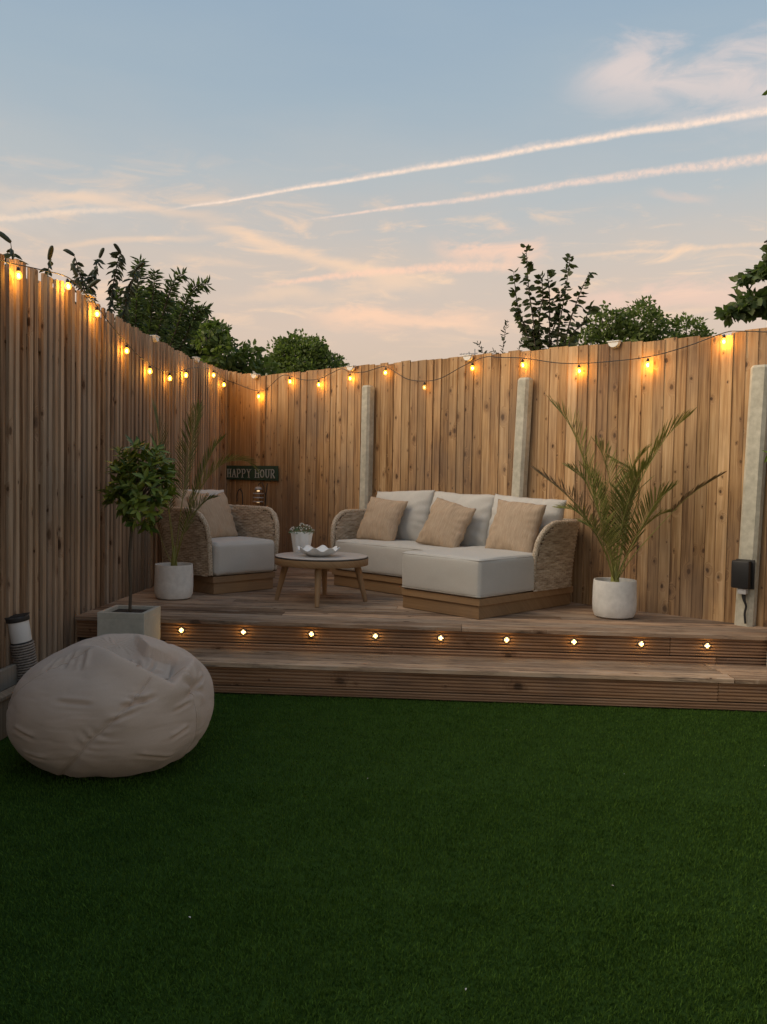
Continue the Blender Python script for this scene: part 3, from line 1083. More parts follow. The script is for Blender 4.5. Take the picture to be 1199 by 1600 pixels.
def cushion_mesh(name, x0, x1, y0, y1, z0, z1, mat, r=.035, bulge=.018, seed=0, step=.03, wr=.004, front_bulge=.012):
    """Upholstered block: rounded box with crowned top and slightly bellied sides."""
    hx, hy, hz = (x1 - x0) / 2, (y1 - y0) / 2, (z1 - z0) / 2
    c = ((x0 + x1) / 2, (y0 + y1) / 2, (z0 + z1) / 2)
    nx, ny, nz = max(6, int(hx * 2 / step)), max(6, int(hy * 2 / step)), max(6, int(hz * 2 / (step * .7)))
    bm = bmesh.new()
    cache = {}

    def vert(p):
        k = (round(p[0], 5), round(p[1], 5), round(p[2], 5))
        if k not in cache:
            q = [max(-h_ + r, min(h_ - r, a)) for a, h_ in zip(p, (hx, hy, hz))]
            dvec = Vector(p) - Vector(q)
            if dvec.length > 1e-7:
                # a tighter than round corner, like a sewn edge
                dd = dvec.normalized() * r
                res = Vector(q) + dd
            else:
                res = Vector(p)
            u, v, w = p[0] / hx, p[1] / hy, p[2] / hz
            cu, cv, cw = max(0, 1 - u * u), max(0, 1 - v * v), max(0, 1 - w * w)
            if w > .5:
                res.z += bulge * (cu * cv) ** .45 * (w - .5) * 2
            res.y += (front_bulge * math.copysign(1, v) * (cw * cu) ** .5) if abs(v) > .8 else 0
            res.x += (front_bulge * math.copysign(1, u) * (cw * cv) ** .5) if abs(u) > .8 else 0
            nn = fbm(res, 4.0, seed) * wr + fbm(res, 13.0, seed + 5) * wr * .35
            res += (dvec.normalized() if dvec.length > 1e-7 else Vector((0, 0, 0))) * nn
            if dvec.length <= 1e-7:
                pass
            cache[k] = bm.verts.new((res.x + c[0], res.y + c[1], res.z + c[2]))
        return cache[k]

    def lin(h_, n_):
        # samples clustered near the rounded edges
        pts_ = [-h_, -h_ + r * .3, -h_ + r * .65]
        inner = [(-h_ + r) + (2 * (h_ - r)) * i / n_ for i in range(n_ + 1)]
        return pts_ + inner + [h_ - r * .65, h_ - r * .3, h_]

    X, Y, Z = lin(hx, nx), lin(hy, ny), lin(hz, nz)

    def face(Aa, Ba, fn, flip):
        for i in range(len(Aa) - 1):
            for j in range(len(Ba) - 1):
                q = [vert(fn(Aa[i], Ba[j])), vert(fn(Aa[i + 1], Ba[j])), vert(fn(Aa[i + 1], Ba[j + 1])), vert(fn(Aa[i], Ba[j + 1]))]
                if flip:
                    q.reverse()
                try:
                    bm.faces.new(q)
                except ValueError:
                    pass

    face(X, Y, lambda a, b_: (a, b_, hz), False)
    face(X, Y, lambda a, b_: (a, b_, -hz), True)
    face(X, Z, lambda a, b_: (a, -hy, b_), False)
    face(X, Z, lambda a, b_: (a, hy, b_), True)
    face(Y, Z, lambda a, b_: (hx, a, b_), False)
    face(Y, Z, lambda a, b_: (-hx, a, b_), True)
    me = bpy.data.meshes.new(name)
    bm.to_mesh(me)
    bm.free()
    me.materials.append(MATS[mat])
    me.polygons.foreach_set('use_smooth', [True] * len(me.polygons))
    return me


def shell(root, path, z0, zt, Rr, lean, thick=.045, pitch=.0148, stake=.032):
    """Woven rattan tub: path is the plan curve (list of xy) from one arm front, round the back, to the other arm front."""
    P = [Vector((p[0], p[1], 0)) for p in path]
    P = smooth_path(P, 8)
    cum = [0]
    for i in range(1, len(P)):
        cum.append(cum[-1] + (P[i] - P[i - 1]).length)
    L = cum[-1]
    ns = int(L / (stake / 2))
    S = []
    j = 0
    for i in range(ns + 1):
        d = L * i / ns
        while j < len(cum) - 2 and cum[j + 1] < d:
            j += 1
        f_ = (d - cum[j]) / max(1e-9, cum[j + 1] - cum[j])
        p = P[j].lerp(P[j + 1], min(1, max(0, f_)))
        t = (P[min(j + 2, len(P) - 1)] - P[max(j - 1, 0)]).normalized()
        nrm = Vector((-t.y, t.x, 0))
        S.append((d, p, nrm))
    # make normals point outward (away from the centroid)
    cen = sum((q[1] for q in S), Vector()) / len(S)
    if (S[len(S) // 2][1] - cen).dot(S[len(S) // 2][2]) < 0:
        S = [(d, p, -nr) for d, p, nr in S]
    H = zt - z0

    def ztop(d):
        e = min(d, L - d)
        if e >= Rr:
            return zt
        return zt - Rr * 1.05 * (1 - math.sqrt(max(0, 1 - ((Rr - e) / Rr) ** 2)))

    def off(z):
        return lean * max(0.0, (z - z0) / H) ** 1.3

    def pos(q, z, o_):
        return q[1] + q[2] * (off(z) + o_) + Vector((0, 0, z))

    wv = MB()
    nrow = int(H / pitch)
    for side in (1, -1):
        for k in range(nrow):
            zc = z0 + pitch * (k + .5)
            run = []
            for i, q in enumerate(S):
                if ztop(q[0]) - .012 < zc:
                    if len(run) > 1:
                        emit(wv, run)
                    run = []
                    continue
                amp = .0058 * math.cos(PI * (i / 2) + PI * k)
                o_ = side * (thick / 2 + .002) + amp
                h2 = pitch * .56
                run.append((pos(q, zc - h2, o_ - side * .0045), pos(q, zc, o_ + side * .0015), pos(q, zc + h2, o_ - side * .0045)))
            if len(run) > 1:
                emit(wv, run)
    wv.build('woven_strands', 'rattan', root, True)
    # backing sheet and upright stakes
    bk = MB()
    for side in (1, -1):
        vs, fs = [], []
        for i, q in enumerate(S):
            zz = ztop(q[0]) - .004
            vs += [pos(q, z0, side * (thick / 2 - .007)), pos(q, (z0 + zz) / 2, side * (thick / 2 - .007)), pos(q, zz, side * (thick / 2 - .007))]
        for i in range(len(S) - 1):
            for c_ in range(2):
                fs.append((3 * i + c_, 3 * i + 3 + c_, 3 * i + 4 + c_, 3 * i + 1 + c_))
        bk.add(vs, fs)
    bk.build('backing', 'rattan_dark', root)
    # plaited rim along arm fronts and top edge
    rim = MB()
    path_r = [pos(S[0], z0 + .01, 0)]
    for i, q in enumerate(S):
        path_r.append(pos(q, max(ztop(q[0]), z0 + .012), 0))
    path_r.append(pos(S[-1], z0 + .01, 0))
    dense = []
    for i in range(len(path_r) - 1):
        nn = max(1, int((path_r[i + 1] - path_r[i]).length / .012))
        for k in range(nn):
            dense.append(path_r[i].lerp(path_r[i + 1], k / nn))
    dense.append(path_r[-1])
    acc = 0
    rads = []
    for i, p in enumerate(dense):
        if i:
            acc += (p - dense[i - 1]).length
        rads.append(thick / 2 * (1.0 + .10 * math.cos(acc / .024 * 2 * PI)))
    rim.tube(dense, rads, 10)
    rim.build('plaited_rim', 'rattan_rim', root, True)
    return S


def emit(wv, run):
    vs = [p for tri in run for p in tri]
    fs = []
    for i in range(len(run) - 1):
        for c_ in range(2):
            fs.append((3 * i + c_, 3 * i + 3 + c_, 3 * i + 4 + c_, 3 * i + 1 + c_))
    wv.add(vs, fs)


# ------------------------------------------------------------------ sofa
SANG = R(-41)
se1 = Vector((math.cos(SANG), math.sin(SANG), 0)); se2 = Vector((-math.sin(SANG), math.cos(SANG), 0))
SC = Vector((.30, 6.07, 0)) - se1 * 1.0 + se2 * .60
sofa = thing('corner_sofa', 'L shaped rattan sofa with grey cushions and a chaise end on the deck', 'sofa', (SC.x, SC.y, DZ), SANG)
Z1, Z2 = .098, .150


def plinth(root, rects, z0, z1, name, bev=.003):
    for (x0, x1, y0, y1) in rects:
        b = MB()
        b.box(x0, x1, y0, y1, z0, z1, bev)
        b.build(name, 'teak', root)


plinth(sofa, [(-1.075, .244, -.105, .545), (.246, .985, -.588, .585)], .004, Z1, 'plinth')
plinth(sofa, [(-1.09, .244, -.12, .56), (.246, 1.0, -.602, .60)], Z1 + .001, Z2, 'plinth_rail')
seat_c = obj('seat_cushion', cushion_mesh('seat_cushion', -1.045, .244, -.135, .40, Z2 + .004, .415, 'grey_fabric', seed=2, r=.028), sofa)
chaise_c = obj('chaise_cushion', cushion_mesh('chaise_cushion', .250, 1.008, -.618, .40, Z2 + .004, .430, 'grey_fabric', seed=4, r=.026), sofa)
def piping(parent, x0, x1, y0, y1, z, r=.0035, cr=.02):
    b = MB()
    pp = []
    for (cx, cy, a0) in ((x1 - cr, y1 - cr, 0), (x0 + cr, y1 - cr, 90), (x0 + cr, y0 + cr, 180), (x1 - cr, y0 + cr, 270)):
        for k in range(5):
            a_ = R(a0 + 22.5 * k)
            pp.append(Vector((cx + cr * math.cos(a_), cy + cr * math.sin(a_), z)))
    pp.append(pp[0].copy())
    b.tube(pp, r, 6)
    return b.build('piping', 'grey_fabric', parent, True)


for o_, (x0, x1, y0, y1, zt_) in ((seat_c, (-1.045, .244, -.135, .40, .415)), (chaise_c, (.250, 1.008, -.618, .40, .430))):
    piping(o_, x0 + .0015, x1 - .0015, y0 + .0015, y1, zt_ - .010)
    piping(o_, x0 + .0015, x1 - .0015, y0 + .0015, y1, Z2 + .016)
shell(sofa, [(-1.08, -.10), (-1.09, .05), (-1.09, .25), (-1.085, .42), (-1.05, .505), (-.96, .535), (-.6, .54), (-.1, .55), (.4, .57), (.80, .58), (.93, .575), (.985, .535), (1.0, .44), (1.0, .28), (1.0, .16), (.99, .04)],
      Z2 + .002, .665, .22, .055)
bx = [(-.70, 1.0), (-.02, 1.02), (.645, 1.01)]
for k, (x, sc_) in enumerate(bx):
    o_ = obj('back_cushion', pillow_mesh('back_cushion', .705, .50, .22, 'grey_fabric', seed=10 + k, pinch=.035, wr=.010, n=36), sofa, (x, .385 + .012 * k, [.63, .625, .61][k]), (R(-11), R([-1.5, 1.5, 2.5][k]), R([2, -1, 0][k])))


def scatter(p, rot, seed, lab, size=.43, root_rot=0.0):
    o_ = obj('cushion', pillow_mesh('cushion', size, size, .16, 'ribbed_beige', seed=seed, pinch=.06, wr=.012, n=30), None, p, rot)
    tag(o_, lab, 'cushion', 'beige ribbed scatter cushions')
    return o_


def on_sofa(x, y, z):
    return Vector((SC.x, SC.y, DZ)) + se1 * x + se2 * y + Vector((0, 0, z))


from mathutils import Euler


def rot_of(base, rx, ry, rz):
    m = Matrix.Rotation(base + rz, 3, 'Z') @ Matrix.Rotation(rx, 3, 'X') @ Matrix.Rotation(ry, 3, 'Y')
    return m.to_euler()


scatter(on_sofa(-.73, .15, .605), rot_of(SANG, R(-24), R(5), R(10)), 31, 'beige ribbed cushion at the left end of the sofa against its rattan arm')
scatter(on_sofa(.03, .15, .60), rot_of(SANG, R(-26), R(12), R(8)), 32, 'beige ribbed cushion leaning at the middle of the sofa')
scatter(on_sofa(.735, .16, .615), rot_of(SANG, R(-22), R(4), R(4)), 33, 'beige ribbed cushion on the chaise end beside the right rattan arm', .45)

# ------------------------------------------------------------------ armchair
CANG = R(50)
ce1 = Vector((math.cos(CANG), math.sin(CANG), 0)); ce2 = Vector((-math.sin(CANG), math.cos(CANG), 0))
CC = Vector((-1.847, 6.958, 0)) + ce1 * .33 + ce2 * .385
ch = thing('armchair', 'rattan tub armchair with grey cushions in the back left corner', 'armchair', (CC.x, CC.y, DZ), CANG)
plinth(ch, [(-.312, .312, -.387, .365)], .004, Z1, 'plinth')
plinth(ch, [(-.325, .325, -.40, .38)], Z1 + .001, Z2, 'plinth_rail')
obj('seat_cushion', cushion_mesh('seat_cushion', -.312, .312, -.420, .26, Z2 + .004, .428, 'grey_fabric', seed=6), ch)
shell(ch, [(-.335, -.375), (-.35, -.2), (-.352, .05), (-.345, .24), (-.285, .355), (-.14, .385), (.14, .385), (.285, .355), (.345, .24), (.352, .05), (.35, -.2), (.335, -.375)],
      Z2 + .002, .69, .21, .045)
obj('back_cushion', pillow_mesh('back_cushion', .60, .47, .20, 'grey_fabric', seed=20, pinch=.04, n=34), ch, (-.03, .235, .63), (R(-14), 0, 0))


def on_chair(x, y, z):
    return Vector((CC.x, CC.y, DZ)) + ce1 * x + ce2 * y + Vector((0, 0, z))


scatter(on_chair(-.04, .02, .615), rot_of(CANG, R(-22), R(-5), R(4)), 35, 'beige ribbed cushion upright in the middle of the armchair seat', .43)
scatter(on_chair(-.17, .13, .65), rot_of(CANG, R(-16), R(8), R(8)), 36, 'beige ribbed cushion half hidden at the back of the armchair', .42)

# ------------------------------------------------------------------ coffee table and what stands on it
TP = Vector((-.922, 6.80, DZ))
tb = thing('coffee_table', 'round low wooden coffee table with grey top and four splayed legs', 'table', TP, R(-42))
TH = .365
b = MB()
b.lathe([(.0001, TH - .008), (.362, TH - .008), (.366, TH - .004), (.366, TH - .001), (.363, TH), (.0001, TH)], 72)
b.build('tabletop', 'tabletop_laminate', tb, 'auto')
b = MB()
b.lathe([(.340, TH - .068), (.369, TH - .068), (.372, TH - .064), (.372, TH - .018), (.369, TH - .014), (.340, TH - .014)], 72)
b.build('apron', 'teak', tb, 'auto')
b = MB()
b.lathe([(.345, TH - .0135), (.3705, TH - .0135), (.3705, TH - .0085), (.345, TH - .0085)], 72)
b.build('edge_band', 'dark_edge', tb, 'auto')
for k in range(4):
    a_ = R(45) + k * PI / 2
    c_, s_ = math.cos(a_), math.sin(a_)
    b = MB()
    b.tube([(.275 * c_, .275 * s_, TH - .03), (.29 * c_, .29 * s_, TH - .10), (.355 * c_, .355 * s_, .002)], [.030, .028, .017], 14)
    b.build('leg', 'teak_leg', tb, 'auto')

pt = thing('flower_pot', 'white scalloped pot of small pale flowers on the coffee table', 'potted plant', (-1.115, 7.0, DZ + TH))


def scal(r_, z_, a_, i):
    return r_ * (1 + .035 * math.cos(a_ * 9)), z_


b = MB()
b.lathe([(.0001, .0), (.060, .0), (.066, .01), (.086, .15), (.090, .165), (.085, .165), (.080, .15), (.0001, .145)], 72, mod=scal)
b.build('pot', 'white_ceramic', pt, 'auto')
b = MB()
rp = random.Random(9)
for k in range(260):
    a_ = rp.uniform(0, 2 * PI); r_ = .105 * math.sqrt(rp.random()); z_ = .15 + .085 * (1 - (r_ / .115) ** 2) * rp.uniform(.4, 1)
    p = Vector((r_ * math.cos(a_), r_ * math.sin(a_), z_))
    d_ = Vector((rp.uniform(-1, 1), rp.uniform(-1, 1), rp.uniform(-.1, 1))).normalized()
    sd_ = d_.orthogonal().normalized()
    l_ = rp.uniform(.010, .02)
    b.add([p - sd_ * l_ * .3, p + d_ * l_ * .5 - sd_ * 0 + sd_ * l_ * .02, p + d_ * l_, p + sd_ * l_ * .3], [(0, 1, 2), (0, 2, 3)])
tag(b.build('foliage', 'small_leaf', pt), kind='stuff')
b = MB()
for k in range(55):
    a_ = rp.uniform(0, 2 * PI); r_ = .10 * math.sqrt(rp.random()); z_ = .165 + .075 * (1 - (r_ / .115) ** 2)
    b.sphere((r_ * math.cos(a_), r_ * math.sin(a_), z_), rp.uniform(.0035, .0065), 6, 4)
tag(b.build('blossom', 'petal', pt, True), kind='stuff')

bw = MB()


def wavy(r_, z_, a_, i):
    k_ = max(0, (r_ - .06) / .10) ** 1.3
    return r_ * (1 + .05 * k_ * math.cos(a_ * 8)), z_ + .014 * k_ * math.cos(a_ * 8 + .6)


bw.lathe([(.0001, .004), (.05, .0), (.07, .003), (.105, .018), (.140, .040), (.160, .058), (.164, .060), (.158, .062), (.136, .048), (.10, .027), (.06, .014), (.0001, .012)], 96, mod=wavy)
o_ = bw.build('wavy_bowl', 'white_ceramic', None, True, loc=(-.935, 6.73, DZ + TH))
tag(o_, 'white wavy rimmed dish on the coffee table', 'dish')


# ------------------------------------------------------------------ pots and palms
def round_pot(root, r_=.152, h_=.275):
    b = MB()
    def lump(rr, zz, a_, i):
        return rr * (1 + .008 * math.sin(a_ * 2 + 1) + .004 * math.sin(a_ * 7 + zz * 30)), zz
    b.lathe([(.0001, 0), (r_ * .74, 0), (r_ * .90, .012), (r_ * .99, .045), (r_ * 1.015, .10), (r_ * 1.0, .2), (r_ * .985, h_ - .006), (r_ * .975, h_), (r_ * .93, h_ - .001), (r_ * .915, h_ - .03), (r_ * .91, h_ - .045)], 64, mod=lump)
    b.build('pot', 'white_stone', root, 'auto')
    b = MB()
    b.lathe([(.0001, h_ - .035), (r_ * .5, h_ - .04), (r_ * .905, h_ - .044), (r_ * .905, h_ - .06), (.0001, h_ - .06)], 40)
    b.build('soil', 'soil', root, True)


def bez(pts, n_):
    return [p for p in smooth_path([Vector(q) for q in pts], max(2, n_ // (len(pts) - 1)))]


def frond(root, pts, lmax=.16, start=.28, nl=34, mat='palm_leaf', stem_mat='palm_stem', seed=0, r0=.007, width=.0052, open_=50, droop=.25):
    rs = random.Random(seed)
    path = bez(pts, 36)
    n_ = len(path)
    cum = [0]
    for i in range(1, n_):
        cum.append(cum[-1] + (path[i] - path[i - 1]).length)
    L = cum[-1]
    b = MB()
    b.tube(path, [r0 * (1 - .85 * c / L) for c in cum], 6)
    b.cur = 1

    def at(d):
        for i in range(1, n_):
            if cum[i] >= d:
                f_ = (d - cum[i - 1]) / max(1e-9, cum[i] - cum[i - 1])
                return path[i - 1].lerp(path[i], f_), (path[i] - path[i - 1]).normalized()
        return path[-1], (path[-1] - path[-2]).normalized()

    side0 = None
    for k in range(nl):
        f_ = start + (1 - start) * (k + .5) / nl
        p, t = at(L * f_)
        g_ = Vector((0, 0, 1))
        sd = t.cross(g_)
        if sd.length < .1:
            sd = t.cross(Vector((0, 1, 0)))
        sd.normalize()
        if side0 is not None and sd.dot(side0) < 0:
            sd = -sd
        side0 = sd
        up = sd.cross(t).normalized()
        fr_ = (f_ - start) / (1 - start)
        ll = lmax * (.45 + .75 * math.sin(PI * min(1, fr_ * .82 + .12))) * rs.uniform(.82, 1.12) * (1 if fr_ < .9 else .75)
        an = R(open_) * (1 - .55 * fr_) * rs.uniform(.85, 1.15)
        for s_ in (-1, 1):
            d_ = (t * math.cos(an) + (sd * s_ + up * (.45 + rs.uniform(-.15, .15))).normalized() * math.sin(an)).normalized()
            wd = t.cross(d_)
            wd = d_.cross(wd).normalized() if False else t.cross(d_).normalized()
            wd = (wd * .4 + d_.cross(wd) * .9).normalized()
            w_ = width * rs.uniform(.8, 1.15)
            q0 = p
            q1 = p + d_ * ll * .40
            q2 = p + d_ * ll * .75 - g_ * droop * ll * .08
            q3 = p + d_ * ll - g_ * droop * ll * .22
            vs = [q0 - wd * w_ * .35, q0 + wd * w_ * .35, q1 + wd * w_, q1 - wd * w_, q2 + wd * w_ * .8, q2 - wd * w_ * .8, q3]
            b.add(vs, [(0, 1, 2, 3), (3, 2, 4, 5), (5, 4, 6)])
    return b.build('frond', [stem_mat, mat], root)


PR = Vector((1.298, 6.40, DZ))
pr = thing('potted_palm', 'tall feathery palm in a white pot at the right of the deck', 'potted palm', PR)
round_pot(pr, .155, .275)


def rel(root, x, z, dy=0.0):
    l = root.location
    return (x - l.x, dy, z - l.z)


B0 = (0, 0, .24)
PF = [
    ([B0, rel(pr, 1.245, .95, .02), rel(pr, 1.141, 1.261, .02), rel(pr, 1.015, 1.634, .0), rel(pr, .92, 1.82, -.03), rel(pr, .807, 1.949, -.06)], .20, 40, 'palm_leaf', .0075),
    ([B0, rel(pr, 1.34, .95, -.02), rel(pr, 1.416, 1.313, -.04), rel(pr, 1.546, 1.596, -.06), rel(pr, 1.65, 1.76, -.08), rel(pr, 1.774, 1.877, -.10)], .21, 40, 'palm_leaf', .0075),
    ([B0, rel(pr, 1.20, .90, -.06), rel(pr, 1.028, 1.165, -.14), rel(pr, .861, 1.326, -.2), rel(pr, .671, 1.464, -.24)], .15, 34, 'palm_leaf_brown', .0065),
    ([B0, rel(pr, 1.38, .83, -.10), rel(pr, 1.517, 1.034, -.18), rel(pr, 1.738, 1.296, -.24), rel(pr, 1.961, 1.463, -.28)], .09, 26, 'palm_leaf_brown', .0045),
    ([B0, rel(pr, 1.24, .90, -.10), rel(pr, 1.119, 1.214, -.16), rel(pr, 1.03, 1.39, -.2), rel(pr, .915, 1.478, -.24)], .19, 36, 'palm_leaf', .007),
    ([B0, rel(pr, 1.37, .95, .06), rel(pr, 1.47, 1.28, .10), rel(pr, 1.461, 1.40, .10), rel(pr, 1.389, 1.496, .08), rel(pr, 1.247, 1.581, .05)], .15, 32, 'palm_leaf', .006),
    ([B0, rel(pr, 1.27, .90, .1), rel(pr, 1.22, 1.15, .12), rel(pr, 1.17, 1.36, .12), rel(pr, 1.06, 1.50, .10)], .18, 34, 'palm_leaf', .0065),
    ([B0, rel(pr, 1.35, .85, -.12), rel(pr, 1.43, 1.08, -.22), rel(pr, 1.50, 1.25, -.30), rel(pr, 1.60, 1.36, -.36)], .18, 32, 'palm_leaf', .0065),
    ([B0, rel(pr, 1.30, .90, -.05), rel(pr, 1.33, 1.15, -.10), rel(pr, 1.38, 1.38, -.16), rel(pr, 1.46, 1.52, -.22)], .19, 34, 'palm_leaf', .0065),
    ([B0, rel(pr, 1.24, .82, -.14), rel(pr, 1.13, 1.02, -.26), rel(pr, 1.0, 1.10, -.32)], .14, 26, 'palm_leaf', .005),
]
PF += [
    ([B0, rel(pr, 1.27, 1.0, -.03), rel(pr, 1.24, 1.32, -.07), rel(pr, 1.18, 1.55, -.10), rel(pr, 1.10, 1.68, -.14)], .17, 32, 'palm_leaf', .006),
    ([B0, rel(pr, 1.32, 1.0, .05), rel(pr, 1.36, 1.30, .08), rel(pr, 1.44, 1.52, .10), rel(pr, 1.53, 1.64, .10)], .16, 30, 'palm_leaf', .006),
    ([B0, rel(pr, 1.22, .85, -.10), rel(pr, 1.10, 1.05, -.18), rel(pr, .96, 1.18, -.24), rel(pr, .84, 1.20, -.28)], .13, 26, 'palm_leaf', .005),
    ([B0, rel(pr, 1.36, .80, .04), rel(pr, 1.46, 1.0, .06), rel(pr, 1.60, 1.14, .06), rel(pr, 1.70, 1.18, .06)], .12, 24, 'palm_leaf', .0045),
]
for k, (pts_, lm, nl, mt, rr) in enumerate(PF):
    frond(pr, pts_, lm, .30 if k not in (3,) else .6, int(nl * 1.45), mt, seed=k, r0=rr, width=.0043, open_=58)
b = MB()
b.lathe([(.032, .2), (.034, .25), (.026, .33), (.010, .40), (.0001, .41)], 14)
b.build('stem', 'palm_stem', pr, True)

PL = Vector((-2.09, 6.72, DZ))
pl_ = thing('potted_palm', 'slender palm in a white pot beside the rattan armchair', 'potted palm', PL)
round_pot(pl_, .148, .275)
AF = [
    ([B0, rel(pl_, -2.11, .95, .0), rel(pl_, -2.186, 1.45, -.02), rel(pl_, -2.21, 1.70, -.04), rel(pl_, -2.25, 1.93, -.06)], .17, 44, 'areca_leaf', .006),
    ([B0, rel(pl_, -2.05, .95, -.02), rel(pl_, -1.98, 1.40, -.06), rel(pl_, -1.92, 1.68, -.10), rel(pl_, -1.855, 1.92, -.14)], .17, 44, 'areca_leaf', .006),
    ([B0, rel(pl_, -2.0, .95, -.05), rel(pl_, -1.86, 1.27, -.10), rel(pl_, -1.68, 1.47, -.12), rel(pl_, -1.50, 1.50, -.12), rel(pl_, -1.40, 1.42, -.12)], .14, 34, 'palm_leaf', .0055),
    ([B0, rel(pl_, -2.14, .80, -.08), rel(pl_, -2.20, 1.0, -.14), rel(pl_, -2.29, 1.10, -.2), rel(pl_, -2.36, 1.08, -.22)], .10, 22, 'palm_leaf_brown', .004),
    ([B0, rel(pl_, -2.0, .85, -.12), rel(pl_, -1.90, 1.06, -.2), rel(pl_, -1.78, 1.18, -.26), rel(pl_, -1.68, 1.22, -.3)], .13, 28, 'areca_leaf', .005),
    ([B0, rel(pl_, -2.10, .95, -.06), rel(pl_, -2.13, 1.3, -.12), rel(pl_, -2.16, 1.52, -.16), rel(pl_, -2.22, 1.68, -.2)], .15, 36, 'areca_leaf', .0055),
    ([B0, rel(pl_, -2.03, .95, .04), rel(pl_, -1.90, 1.35, .06), rel(pl_, -1.80, 1.58, .06), rel(pl_, -1.72, 1.68, .06)], .14, 34, 'areca_leaf', .0055),
]
for k, (pts_, lm, nl, mt, rr) in enumerate(AF):
    frond(pl_, pts_, lm, .42, int(nl * 1.3), mt, seed=40 + k, r0=rr * .8, width=.0030, open_=46)
b = MB()
b.lathe([(.026, .2), (.028, .25), (.018, .36), (.006, .42), (.0001, .43)], 12)
b.build('stem', 'palm_stem', pl_, True)

# ------------------------------------------------------------------ bay tree in a square planter (stands on the step)
bt = thing('potted_bay_tree', 'clipped bay tree with round crown in a pale square planter', 'potted tree', (-2.03, 5.575, SZ))
b = MB()
hw, hd, hh = .155, .165, .292
b.box(-hw, hw, -hd, hd, .002, hh - .04, .004)
for (x0, x1, y0, y1) in ((-hw, hw, -hd, -hd + .028), (-hw, hw, hd - .028, hd), (-hw, -hw + .028, -hd + .0285, hd - .0285), (hw - .028, hw, -hd + .0285, hd - .0285)):
    b.box(x0, x1, y0, y1, hh - .041, hh, .003)
b.build('planter', 'pale_concrete', bt)
b = MB()
b.box(-hw + .03, hw - .03, -hd + .03, hd - .03, hh - .039, hh - .022)
b.build('soil', 'soil', bt)
b = MB()
trunk_pts = [(.0, 0, hh - .03), (.004, .003, .45), (-.003, .0, .62), (.006, .004, .80), (.012, 0, .98)]
b.tube([Vector(p) for p in smooth_path([Vector(p) for p in trunk_pts], 4)], .011, 8)
rp = random.Random(77)
CR = Vector((.075, 0, 1.115))
for k in range(26):
    d_ = Vector((rp.gauss(0, 1), rp.gauss(0, 1), rp.gauss(.2, 1))).normalized()
    e_ = CR + Vector((d_.x * .21, d_.y * .21, d_.z * .22))
    b.tube([Vector((.012, 0, .93)), Vector((.012, 0, .98)).lerp(e_, .5), e_], [.005, .004, .002], 5)
b.build('trunk', 'stem_brown', bt, True)


def leaf_mesh(name, l, w, mat, curl=.12):
    vs = [(0, 0, 0), (l * .3, -w * .42, .06 * l), (l * .3, 0, 0), (l * .3, w * .42, .06 * l), (l * .65, -w * .40, .04 * l - curl * l * .3), (l * .65, 0, -curl * l * .35), (l * .65, w * .40, .04 * l - curl * l * .3), (l, 0, -curl * l)]
    fs = [(0, 1, 2), (0, 2, 3), (1, 4, 5, 2), (2, 5, 6, 3), (4, 7, 5), (5, 7, 6)]
    b = MB()
    b.add(vs, fs)
    return b.mesh(name, mat, True)


LMs = [leaf_mesh('leaf', .085, .034, 'laurel_leaf', .10), leaf_mesh('leaf', .075, .030, 'laurel_leaf', .22), leaf_mesh('leaf', .095, .032, 'laurel_leaf', .02)]
leaf_xf = []
for k in range(165):
    # rosettes: shoot tips on and inside an uneven ball
    d_ = Vector((rp.gauss(0, 1), rp.gauss(0, 1), rp.gauss(.05, 1))).normalized()
    lump = 1 + .16 * math.sin(d_.x * 4 + 1) + .14 * math.sin(d_.z * 5 + d_.x * 3)
    rr = .20 * lump * (rp.random() ** .28) + max(0, d_.z) * rp.uniform(-.02, .09) + rp.uniform(-.01, .035)
    c_ = CR + Vector((d_.x * rr * 1.02, d_.y * rr, d_.z * rr * 1.1))
    ax = (d_ + Vector((0, 0, .7)) + Vector((rp.uniform(-.4, .4), rp.uniform(-.4, .4), rp.uniform(-.3, .4)))).normalized()
    a_ = ax.orthogonal().normalized(); b_ = ax.cross(a_)
    for q in range(6):
        an = q * 2.4 + rp.uniform(-.4, .4)
        el_ = rp.uniform(.25, 1.0)
        x_ = (ax * math.sin(el_) + (a_ * math.cos(an) + b_ * math.sin(an)) * math.cos(el_)).normalized()
        y_ = ax.cross(x_)
        if y_.length < .05:
            continue
        y_.normalize()
        z_ = x_.cross(y_)
        s_ = rp.uniform(.7, 1.12)
        leaf_xf.append((c_ + ax * rp.uniform(-.02, .02), x_, y_, z_, s_))
# leaves nearest the garden first: the 300 that show become parts, the rest one part
leaf_xf.sort(key=lambda q: -((q[0] - CR).dot(Vector((.3, -.9, .25)))))
for k, (c_, x_, y_, z_, s_) in enumerate(leaf_xf[:300]):
    m4 = Matrix((x_ * s_, y_ * s_, z_ * s_)).transposed().to_4x4()
    m4.translation = c_
    o_ = obj('leaf', LMs[k % 3], bt)
    o_.matrix_local = m4
b = MB()
lv = [v.co.copy() for v in LMs[0].vertices]; lfc = [tuple(p.vertices) for p in LMs[0].polygons]
for (c_, x_, y_, z_, s_) in leaf_xf[300:]:
    b.add([c_ + (x_ * v.x + y_ * v.y + z_ * v.z) * s_ for v in lv], lfc)
tag(b.build('foliage', 'laurel_leaf', bt, True), kind='stuff')

# ------------------------------------------------------------------ bean bag
bbc = Vector((-1.548, 4.06, 0))
bbag = thing('bean_bag', 'big crumpled taupe fabric bean bag on the grass', 'bean bag', bbc)
fw = Vector((-.29, .92, -.245)).normalized()
rt = fw.cross(Vector((0, 0, 1))).normalized()
upi = rt.cross(fw)


AXB = Vector((.462, .46, .305))


